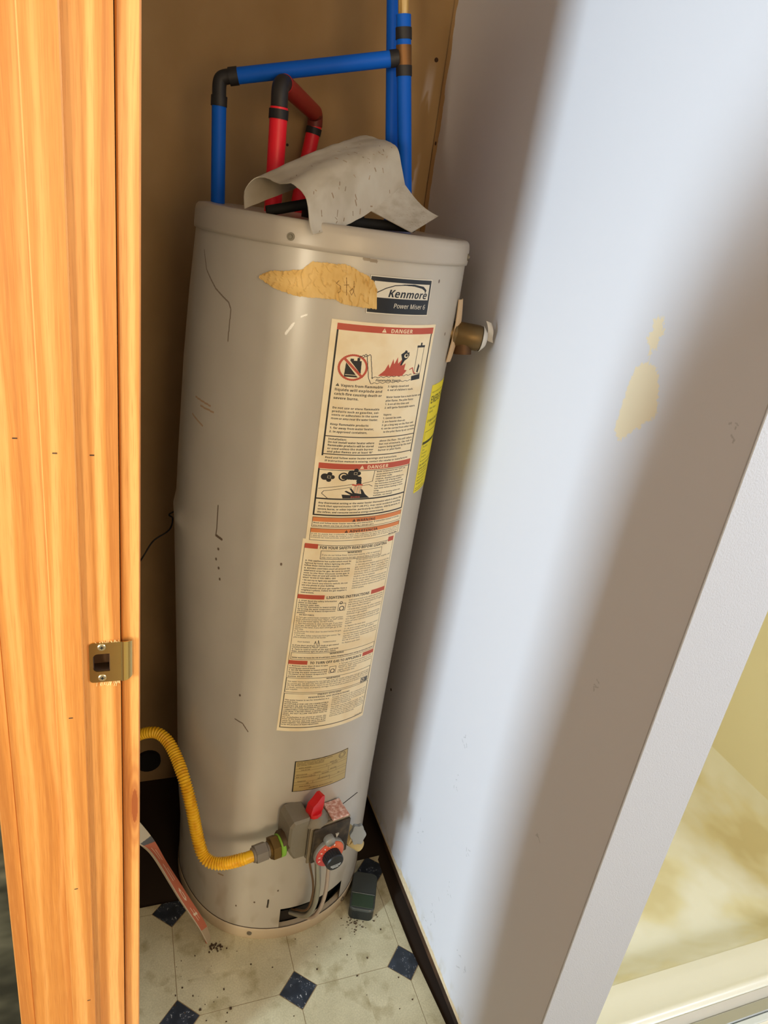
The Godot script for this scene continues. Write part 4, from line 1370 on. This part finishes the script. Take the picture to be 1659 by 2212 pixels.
func gas_valve() -> void:
	var V := Node3D.new()
	V.name = "gas_valve"
	V.position = Vector3(XC, 0, ZC)
	V.rotation_degrees.y = 12.0
	add_it(V, H)
	V.set_meta("label", "grey cast gas control valve with red knob and black dial")
	# local: x along the jacket, y up, z outwards from the heater's axis
	var cast := mat(Color8(138, 130, 114), 0.62, 0.35)
	bump(cast, 95, 0.06, 0.03, 20.0)
	var st := begin()
	chbox(st, Vector3(-0.0095, 0.321, 0.232), Vector3(0.083, 0.087, 0.052), 0.004)
	put("valve_body", done(st), cast, V)
	st = begin()
	chbox(st, Vector3(-0.0095, 0.321, 0.2605), Vector3(0.085, 0.090, 0.005), 0.001)
	put("face_rim", done(st), mat(Color8(150, 136, 112), 0.5, 0.5), V)
	st = begin()
	chbox(st, Vector3(-0.0075, 0.321, 0.2655), Vector3(0.079, 0.085, 0.006), 0.002)
	var fm := tex_mat(mottled(96, [Color8(44, 36, 28), Color8(64, 54, 42), Color8(92, 78, 58)], 0.03, 128, 128), 0.45, 0.3)
	fm.uv1_scale = Vector3(8, 8, 1)
	put("face_plate", done(st), fm, V)
	# inlet casting on the left: angular, with a sloping shoulder
	st = begin()
	prism(st, PackedVector2Array([Vector2(-0.050, 0.286), Vector2(-0.075, 0.289), Vector2(-0.084, 0.304), Vector2(-0.090, 0.318), Vector2(-0.091, 0.352), Vector2(-0.0905, 0.376), Vector2(-0.083, 0.386), Vector2(-0.050, 0.385)]), 0.050, Transform3D(Basis(), Vector3(0, 0, 0.205)), 0.004)
	put("inlet_casting", done(st), cast, V)
	st = begin()
	tube(st, [Vector3(-0.088, 0.3265, 0.233), Vector3(-0.100, 0.3265, 0.2335)], 0.021, 8)
	put("inlet_collar", done(st), mat(Color8(96, 78, 58), 0.55, 0.5), V)
	# rough casting and red gas knob on top
	st = begin(true)
	lathe(st, [Vector2(0.028, 0.362), Vector2(0.0285, 0.367), Vector2(0.0235, 0.370), Vector2(0.0225, 0.376), Vector2(0.017, 0.380), Vector2(0.0, 0.381)], 9, Transform3D(Basis(), Vector3(-0.034, 0, 0.238)))
	put("knob_boss", done(st), cast, V)
	st = begin()
	var kp := PackedVector2Array([Vector2(-0.0155, 0), Vector2(0.004, -0.004), Vector2(0.0125, 0.006), Vector2(0.0135, 0.022), Vector2(0.0125, 0.040), Vector2(0.006, 0.042), Vector2(-0.004, 0.033), Vector2(-0.014, 0.027), Vector2(-0.0175, 0.010)])
	prism(st, kp, 0.016, Transform3D(Basis(Vector3.UP, 0.25), Vector3(-0.036, 0.380, 0.232)), 0.003)
	tube(st, [Vector3(-0.036, 0.3785, 0.239), Vector3(-0.036, 0.386, 0.239)], [0.0165, 0.0150], 12)
	put("gas_knob", done(st), mat(Color8(208, 26, 30), 0.3), V).set_meta("label", "bright red gas knob")
	# copper-coloured sticker on the top
	st = begin()
	chbox(st, Vector3(0.0130, 0.3668, 0.240), Vector3(0.036, 0.0045, 0.044), 0.001, Transform3D())
	var si := mottled(97, [Color8(196, 136, 118), Color8(214, 164, 148), Color8(236, 208, 198)], 0.03, 128, 128, Vector2.ONE, 1.1)
	for k in 3: rect(si, 14, 30 + k * 34, 100, 2, Color8(176, 104, 88))
	var sm := tex_mat(si, 0.4)
	sm.uv1_scale = Vector3(27, 22, 1)
	put("valve_sticker", done(st), sm, V).set_meta("label", "faded pink sticker")
	# temperature dial: orange ring, ribbed black knob with white print
	var cx := -0.0115
	var cy := 0.2995
	var turn := Transform3D(Basis(Vector3.RIGHT, PI / 2), Vector3(cx, cy, 0.2685))
	st = begin(true)
	lathe(st, [Vector2(0.0318, 0.0), Vector2(0.0318, 0.007), Vector2(0.0310, 0.0082), Vector2(0.0300, 0.0082), Vector2(0.0292, 0.0075)], 40, turn)
	put("dial_bezel", done(st), mat(Color8(150, 146, 136), 0.5, 0.4), V)
	st = begin(true)
	lathe(st, [Vector2(0.0295, 0.002), Vector2(0.0295, 0.0090), Vector2(0.0285, 0.0105), Vector2(0.017, 0.0125), Vector2(0.0, 0.0125)], 40, turn)
	var ri := Image.create(256, 8, false, Image.FORMAT_RGB8)
	for x in 256:
		var c := Color8(226, 104, 40).lerp(Color8(196, 60, 62), clampf(absf(x - 90) / 110.0, 0, 1))
		for y in 8: ri.set_pixel(x, y, c)
	put("dial_ring", done(st), tex_mat(ri, 0.45), V).set_meta("label", "orange and red temperature ring")
	for k in 6:
		var a := deg_to_rad(196 - k * 24)
		var q := Vector3(cx + cos(a) * 0.0245, cy + sin(a) * 0.0245, 0.2802)
		st = begin()
		chbox(st, Vector3.ZERO, Vector3(0.0022, 0.0042, 0.0008), 0.0002, Transform3D(Basis(Vector3.BACK, a - PI / 2), q))
		put("dial_mark", done(st), mat(Color8(236, 220, 200), 0.6), V)
	st = begin()
	var gear := PackedVector2Array()
	for k in 72: gear.append(Vector2(cos(TAU * k / 72), sin(TAU * k / 72)) * (0.0182 if k % 3 != 0 else 0.0172))
	prism(st, gear, 0.019, Transform3D(Basis(), Vector3(cx, cy, 0.279)), 0.0)
	lathe(st, [Vector2(0.0181, 0.019), Vector2(0.0168, 0.0215), Vector2(0.0, 0.0220)], 36, Transform3D(Basis(Vector3.RIGHT, PI / 2), Vector3(cx, cy, 0.279)))
	var kn := put("thermostat_knob", done(st), mat(Color8(24, 25, 27), 0.45), V)
	kn.set_meta("label", "ribbed black thermostat knob")
	# white lettering across the knob
	for k in 3:
		var tm := TextMesh.new()
		tm.font = font_of("sansb")
		tm.text = ["CAUTION HOT WATER", "TEMPERATURE DIAL", "SEE MANUAL"][k]
		tm.font_size = 16
		tm.pixel_size = 0.000135
		tm.depth = 0.0003
		var o := put("knob_lettering", tm, mat(Color8(214, 212, 206), 0.6), V)
		o.position = Vector3(cx + 0.001, cy - 0.0045 - k * 0.0030, 0.3008)
	st = begin(true)
	lathe(st, [Vector2(0.0105, 0.0), Vector2(0.0105, 0.011), Vector2(0.009, 0.0135), Vector2(0.0, 0.0142)], 20, Transform3D(Basis(Vector3.RIGHT, PI / 2), Vector3(-0.015, 0.3335, 0.268)))
	put("pilot_button", done(st), mat(Color8(150, 146, 134), 0.45, 0.3), V)
	st = begin()
	prism(st, PackedVector2Array([Vector2(-0.003, 0.005), Vector2(0.004, 0.005), Vector2(0.0, -0.004)]), 0.003, Transform3D(Basis(), Vector3(0.003, 0.333, 0.268)))
	put("pointer", done(st), mat(Color8(200, 192, 176), 0.5), V)
	# tubes down to the burner
	var tb := [
		[[Vector3(-0.021, 0.280, 0.246), Vector3(-0.016, 0.232, 0.249), Vector3(-0.012, 0.180, 0.252), Vector3(-0.013, 0.125, 0.250), Vector3(-0.022, 0.085, 0.238), Vector3(-0.040, 0.066, 0.205)], 0.0062, M.steel, "burner_tube"],
		[[Vector3(0.004, 0.280, 0.250), Vector3(0.008, 0.215, 0.252), Vector3(0.008, 0.155, 0.254), Vector3(0.000, 0.105, 0.252), Vector3(-0.012, 0.072, 0.238), Vector3(-0.034, 0.058, 0.200)], 0.0042, mat(Color8(196, 176, 160), 0.4, 0.5), "pilot_tube"],
		[[Vector3(-0.040, 0.280, 0.247), Vector3(-0.034, 0.245, 0.250), Vector3(-0.024, 0.200, 0.251), Vector3(-0.020, 0.155, 0.250), Vector3(-0.026, 0.110, 0.244), Vector3(-0.038, 0.074, 0.205)], 0.0022, mat(Color8(120, 92, 66), 0.45, 0.7), "thermocouple_lead"]]
	for q in tb:
		st = begin(true)
		tube(st, catmull(q[0], 8), q[1], 12)
		put(q[3], done(st), q[2], V)
	st = begin(true)
	tube(st, [Vector3(0.028, 0.363, 0.232), Vector3(0.060, 0.388, 0.236)], 0.0008, 6)
	put("loose_wire", done(st), M.crimp, V)
	# drain cock to the right
	var D := Node3D.new()
	D.name = "drain_valve"
	D.position = Vector3(XC, 0, ZC)
	D.rotation_degrees.y = 38.0
	add_it(D, H)
	D.set_meta("label", "tan plastic drain valve with grey lobed handle")
	st = begin(true)
	tube(st, [Vector3(-0.030, 0.252, 0.205), Vector3(-0.034, 0.250, 0.240)], 0.017, 16)
	put("drain_body", done(st), mat(Color8(196, 170, 118), 0.5), D)
	st = begin(true)
	tube(st, [Vector3(-0.036, 0.244, 0.232), Vector3(-0.022, 0.226, 0.250)], [0.013, 0.012], 16)
	put("spout", done(st), mat(Color8(190, 166, 112), 0.5), D)
	st = begin()
	var lobes := PackedVector2Array()
	for k in 48:
		var a := TAU * k / 48
		lobes.append(Vector2(cos(a) * 0.0150, sin(a) * 0.0195) * (1.0 + 0.11 * cos(6 * a)))
	prism(st, lobes, 0.010, Transform3D(Basis(Vector3.UP, -0.75) * Basis(Vector3.RIGHT, -0.35), Vector3(-0.043, 0.281, 0.249)), 0.002)
	put("drain_handle", done(st), mat(Color8(160, 166, 170), 0.5), D)

# ------------------------------------------------------------------ pipes over the heater
func pipe(parent: Node, called: String, pts: Array, r: float, m: Material) -> void:
	var st := begin(true)
	tube(st, pts, r, 20)
	put(called, done(st), m, parent)

func pipes() -> void:
	var B := thing("cold_water_pipe", "blue plastic water pipe bridging from heater top left to brass tee", "pipe", Vector3.ZERO)
	var a := Vector3(0.1535, TOP - 0.001, -1.255)
	var b := Vector3(0.1490, 1.5560, -1.255)
	pipe(B, "riser", [a, b], 0.0111, M.blue)
	pipe(B, "crimp_ring", [b + Vector3(0, -0.012, 0), b + Vector3(0, 0.002, 0)], 0.0124, M.crimp)
	pipe(B, "elbow", catmull([b, Vector3(0.1488, 1.575, -1.255), Vector3(0.1535, 1.5830, -1.2535), Vector3(0.170, 1.588, -1.249)], 5), 0.0106, M.crimp)
	var t := Vector3(0.4150, 1.6515, -1.19)
	var h0 := Vector3(0.162, 1.5855, -1.251)
	pipe(B, "crossing_pipe", [h0, t.lerp(h0, 0.06)], 0.0115, M.blue)
	pipe(B, "crimp_ring", [h0.lerp(t, 0.0), h0.lerp(t, 0.05)], 0.0128, M.crimp)
	pipe(B, "crimp_ring", [h0.lerp(t, 0.92), h0.lerp(t, 0.97)], 0.0122, M.crimp)
	# leaning riser with the tee
	var lo := Vector3(0.4575, TOP - 0.002, -1.19)
	var up := Vector3(0.4060, 1.705, -1.19)
	var on_riser := func(y: float) -> Vector3: return lo.lerp(up, (y - lo.y) / (up.y - lo.y))
	pipe(B, "riser", [lo, on_riser.call(1.640)], 0.0113, M.blue)
	pipe(B, "riser", [on_riser.call(1.664), up], 0.0113, M.blue)
	pipe(B, "brass_tee", [on_riser.call(1.641), on_riser.call(1.667)], 0.0119, mat(Color8(132, 92, 52), 0.5, 0.6))
	pipe(B, "crimp_ring", [on_riser.call(1.627), on_riser.call(1.641)], 0.0124, M.crimp)
	pipe(B, "crimp_ring", [on_riser.call(1.674), on_riser.call(1.689)], 0.0124, M.crimp)
	var st := begin(true)
	tube(st, [on_riser.call(1.700), on_riser.call(1.95)], 0.0082, 12)
	put("taped_stub", done(st), tex_mat(mottled(98, [Color8(150, 116, 60), Color8(196, 160, 96), Color8(216, 190, 140)], 0.08, 64, 128, Vector2(1, 0.3)), 0.7), B)
	var F := thing("blue_pipe", "plain blue plastic pipe standing just behind the brass tee", "pipe", Vector3.ZERO)
	pipe(F, "pipe_length", [Vector3(0.4500, TOP - 0.002, -1.245), Vector3(0.4312, 1.544, -1.242), Vector3(0.4045, 1.7316, -1.24), Vector3(0.372, 1.96, -1.24)], 0.0113, M.blue)
	var R := thing("hot_water_pipe", "short red plastic hot pipe looping from heater top to back wall", "pipe", Vector3.ZERO)
	pipe(R, "riser", [Vector3(0.2325, TOP - 0.002, -1.2), Vector3(0.2312, 1.553, -1.2)], 0.0136, M.red)
	pipe(R, "crimp_ring", [Vector3(0.2312, 1.537, -1.2), Vector3(0.2312, 1.550, -1.2)], 0.0149, M.crimp)
	var el := mat(Color8(52, 48, 48), 0.5, 0.3)
	pipe(R, "elbow", catmull([Vector3(0.2312, 1.553, -1.2), Vector3(0.2312, 1.576, -1.202), Vector3(0.2365, 1.5865, -1.213), Vector3(0.247, 1.587, -1.23)], 5), 0.0128, el)
	pipe(R, "crossing_pipe", [Vector3(0.240, 1.587, -1.218), Vector3(0.338, 1.5775, -1.418)], 0.0140, mat(Color8(166, 34, 32), 0.45))
	pipe(R, "elbow", catmull([Vector3(0.333, 1.5775, -1.408), Vector3(0.341, 1.574, -1.424), Vector3(0.3425, 1.556, -1.426)], 5), 0.0139, mat(Color8(120, 40, 34), 0.5))
	pipe(R, "drop_pipe", [Vector3(0.3425, 1.558, -1.426), Vector3(0.3250, 1.44, -1.426), Vector3(0.316, 1.35, -1.426)], 0.0130, M.red)
	pipe(R, "crimp_ring", [Vector3(0.3418, 1.554, -1.426), Vector3(0.3402, 1.543, -1.426)], 0.0144, M.crimp)

# ------------------------------------------------------------------ loose bent sheet of metal on the heater
func metal_shield() -> void:
	var A := [Vector3(0.1650, 1.4090, -1.050), Vector3(0.1638, 1.4303, -1.050), Vector3(0.1724, 1.4442, -1.050), Vector3(0.1836, 1.4516, -1.045), Vector3(0.1939, 1.4492, -1.035), Vector3(0.2050, 1.4465, -1.020), Vector3(0.2150, 1.4482, -1.000), Vector3(0.2239, 1.4431, -0.985), Vector3(0.2297, 1.4353, -0.975), Vector3(0.2323, 1.4236, -0.966), Vector3(0.2337, 1.4024, -0.953), Vector3(0.2375, 1.3917, -0.948)]
	var m := Vector3(0.379, 1.5284, -1.12)
	var b3 := Vector3(0.355, 1.5324, -1.15)
	var B := [Vector3(0.3457, 1.4889, -1.17), Vector3(0.3462, 1.5151, -1.17), Vector3(0.3487, 1.5299, -1.16), b3, b3.lerp(m, 0.35), b3.lerp(m, 0.7), m, Vector3(0.387, 1.5245, -1.108), Vector3(0.3919, 1.5187, -1.10), Vector3(0.3955, 1.506, -1.093), Vector3(0.3995, 1.4873, -1.085), Vector3(0.4036, 1.4734, -1.08)]
	var sa := catmull(A, 3)
	var sb := catmull(B, 3)
	var P := []
	var n := noise(101, 12.0, 3)
	for i in 19:
		var t := i / 18.0
		var row := []
		for j in sa.size():
			var p: Vector3 = sa[j].lerp(sb[j], t)
			var k := float(j) / (sa.size() - 1)
			p.y -= 0.013 * sin(PI * minf(1.0, t * 1.05)) * smoothstep(0.75, 1.0, k)
			p.y += 0.006 * sin(PI * t) * smoothstep(0.2, 0.3, k) * (1.0 - smoothstep(0.6, 0.75, k))
			p += Vector3(0, 1, 0) * n.get_noise_3d(p.x * 4, p.y * 4, p.z * 4) * 0.0015
			row.append(p)
		P.append(row)
	var t := thing("metal_cover", "loose bent sheet metal cover, scuffed grey, lying on the heater top", "sheet metal", Vector3.ZERO)
	var im := mottled(102, [Color8(178, 167, 148), Color8(190, 180, 163), Color8(196, 188, 172)], 0.008, 384, 384, Vector2(1.0, 1.0), 1.0)
	var rng := RandomNumberGenerator.new()
	rng.seed = 31
	for k in 46:
		var p := Vector2(rng.randf_range(10, 374), rng.randf_range(150, 374))
		stroke(im, [p, p + Vector2(rng.randf_range(-6, 6), rng.randf_range(2, 12))], rng.randf_range(0.8, 2.6), Color8(132, 114, 90).lerp(Color8(164, 134, 100), rng.randf()))
	var sm := tex_mat(im, 0.55, 0.15)
	var st := begin(true)
	shell(st, P, -0.0012)
	put("sheet", done(st), sm, t)
	var F := []
	var e0 := 11
	var c0 := Vector3(0.4060, 1.4090, -1.030)
	var c1 := Vector3(0.4741, 1.4364, -1.100)
	for i in range(e0, 19):
		var u := (i - e0) / float(18 - e0)
		var row := []
		var s: Vector3 = P[i][-1]
		var f := c0.lerp(c1, u)
		for j in 9:
			var v := j / 8.0
			var p := s.lerp(f, v)
			p.y -= 0.006 * sin(PI * v) * u
			row.append(p)
		F.append(row)
	st = begin(true)
	shell(st, F, -0.0012)
	put("flap", done(st), sm, t)

# ------------------------------------------------------------------ yellow gas hose
func hose() -> void:
	var G := thing("gas_hose", "yellow corrugated gas hose curving down to the control valve", "hose", Vector3.ZERO)
	var end := Vector3(0.2303, 0.3190, -0.9080)
	var pts := [Vector3(0.2290, 0.3180, -0.9080), Vector3(0.2037, 0.3050, -0.9130), Vector3(0.1745, 0.2900, -0.9240), Vector3(0.1515, 0.2868, -0.935), Vector3(0.1376, 0.2957, -0.95), Vector3(0.1284, 0.3268, -0.97), Vector3(0.1207, 0.3658, -0.99), Vector3(0.1095, 0.4069, -1.02), Vector3(0.0975, 0.4280, -1.06), Vector3(0.0841, 0.4431, -1.09), Vector3(0.0681, 0.4500, -1.11), Vector3(0.0514, 0.4482, -1.12), Vector3(0.0305, 0.4358, -1.13), Vector3(0.0040, 0.4080, -1.14)]
	var path := catmull(pts, 6)
	# resample evenly so that the rings are even
	var c := Curve3D.new()
	for p in path: c.add_point(p)
	var len := c.get_baked_length()
	var ring := 0.0052
	var fine := []
	var rad := []
	var s := 0.0
	while s < len:
		fine.append(c.sample_baked(s, true))
		var ribbed := smoothstep(0.012, 0.03, s) * (1.0 - smoothstep(0.30, 0.42, s) * 0.75)
		rad.append(0.0106 + 0.0013 * cos(TAU * s / ring) * ribbed)
		s += ring / 8.0
	var st := begin(true)
	tube(st, fine, rad, 18)
	var hm := tex_mat(mottled(111, [Color8(228, 164, 12), Color8(244, 188, 26), Color8(248, 196, 36)], 0.05, 64, 256), 0.4)
	put("hose_length", done(st), hm, G)
	# fittings towards the valve: grey nut, brass nut with green tape
	var ax := Vector3(0.9781, 0.012, -0.2079).normalized()
	var p := end - ax * 0.004
	var fit := func(called: String, a: float, b: float, r0: float, r1: float, n: int, m: Material) -> void:
		var q := begin()
		var x := along(p + ax * a, p + ax * b)
		prism(q, hexagon(r0, n, 0.3), (b - a) * 0.9, x, 0.0015)
		tube(q, [p + ax * (a - 0.004), p + ax * (b + 0.003)], r1, 18)
		put(called, done(q), m, G)
	fit.call("flare_nut", 0.0, 0.026, 0.0175, 0.0135, 6, mat(Color8(140, 132, 122), 0.6, 0.4))
	fit.call("brass_nut", 0.031, 0.048, 0.0225, 0.0150, 6, mat(Color8(118, 92, 46), 0.5, 0.6))
	var q := begin(true)
	tube(q, [p + ax * 0.046, p + ax * 0.0465, p + ax * 0.055, p + ax * 0.0555], [0.0200, 0.0216, 0.0216, 0.0200], 20)
	put("green_tape", done(q), mat(Color8(136, 190, 58), 0.55), G)

# ------------------------------------------------------------------ leaning strip, plastic box, thin wire
func strip() -> void:
	var L := [Vector3(0.1582, 0.0, -0.975), Vector3(0.139, 0.0456, -0.985), Vector3(0.101, 0.1215, -1.0), Vector3(0.0547, 0.2102, -1.03), Vector3(0.0301, 0.2359, -1.045), Vector3(0.006, 0.266, -1.052)]
	var R := [Vector3(0.1667, 0.001, -0.985), Vector3(0.1543, 0.0399, -0.996), Vector3(0.1184, 0.1118, -1.012), Vector3(0.0812, 0.1733, -1.04), Vector3(0.0529, 0.2404, -1.055), Vector3(0.006, 0.325, -1.062)]
	var l := catmull(L, 6)
	var r := catmull(R, 6)
	var P := []
	for i in l.size():
		var row := []
		for j in 5: row.append(l[i].lerp(r[i], j / 4.0))
		P.append(row)
	var im := Image.create(256, 96, false, Image.FORMAT_RGB8)
	im.fill(Color8(176, 158, 132))
	rect(im, 40, 0, 158, 96, Color8(190, 106, 78))
	rect(im, 198, 0, 10, 96, Color8(92, 96, 104))
	rect(im, 208, 0, 48, 96, Color8(206, 198, 182))
	var w := Color8(224, 206, 184)
	for q in [[60, 84], [96, 112], [124, 148], [156, 186]]:
		rect(im, q[0], 40, q[1] - q[0], 5, w); rect(im, q[0] + 2, 62, q[1] - q[0] - 6, 4, w)
	rect(im, 70, 30, 4, 44, w); ring(im, Vector2(104, 52), 8, 3, w)
	rect(im, 0, 0, 256, 10, Color8(196, 184, 164))
	var m := tex_mat(im, 0.5)
	var st := begin(true)
	shell(st, P, -0.0035)
	var t := thing("wooden_strip", "thin flat strip with worn red printing leaning left of the heater", "strip", Vector3.ZERO)
	put("bar", done(st), m, t)

func box() -> void:
	var B := thing("plastic_box", "small dark green plastic box with clouded lid at the heater's right foot", "box", Vector3(0.5060, 0, -0.994))
	B.rotation.y = -atan2(0.0415, 0.096)
	var w := 0.055
	var d := 0.094
	var outline := func(k: float) -> PackedVector2Array:
		var p := PackedVector2Array()
		var r := 0.012
		for c in [[w / 2 - k - r, d / 2 - k - r, 0], [-w / 2 + k + r, d / 2 - k - r, 90], [-w / 2 + k + r, -d / 2 + k + r, 180], [w / 2 - k - r, -d / 2 + k + r, 270]]:
			for i in 5:
				var a := deg_to_rad(c[2] + i * 22.5)
				p.append(Vector2(c[0] + cos(a) * r, c[1] + sin(a) * r))
		return p
	var X := Transform3D(Basis(Vector3(1, 0, 0), Vector3(0, 0, -1), Vector3(0, 1, 0)), Vector3.ZERO)
	var st := begin()
	prism(st, outline.call(0.0), 0.027, X, 0.001)
	put("box_base", done(st), mat(Color8(30, 34, 34), 0.45), B)
	st = begin()
	X.origin.y = 0.027
	prism(st, outline.call(-0.0006), 0.006, X, 0.0016)
	put("lid", done(st), mat(Color8(66, 70, 68), 0.32), B)
	st = begin()
	chbox(st, Vector3(0, 0.0335, 0.026), Vector3(0.048, 0.001, 0.032), 0.0004)
	put("lid_window", done(st), mat(Color8(58, 74, 58), 0.28), B)
	st = begin()
	chbox(st, Vector3(0, 0.0338, 0.0085), Vector3(0.052, 0.0012, 0.0012), 0.0004)
	put("lid_ridge", done(st), mat(Color8(120, 124, 118), 0.4), B)

func wire() -> void:
	var st := begin(true)
	tube(st, catmull([Vector3(0.004, 0.70, -1.31), Vector3(0.0346, 0.7262, -1.30), Vector3(0.0606, 0.7721, -1.30), Vector3(0.091, 0.797, -1.30), Vector3(0.0976, 0.8223, -1.30), Vector3(0.0925, 0.8340, -1.298), Vector3(0.14, 0.850, -1.315)], 8), 0.0016, 8)
	var o := put("thin_cable", done(st), mat(Color8(20, 14, 14), 0.6), null)
	o.set_meta("label", "thin black cable running from the dark wall to the heater's back")
	o.set_meta("category", "cable")
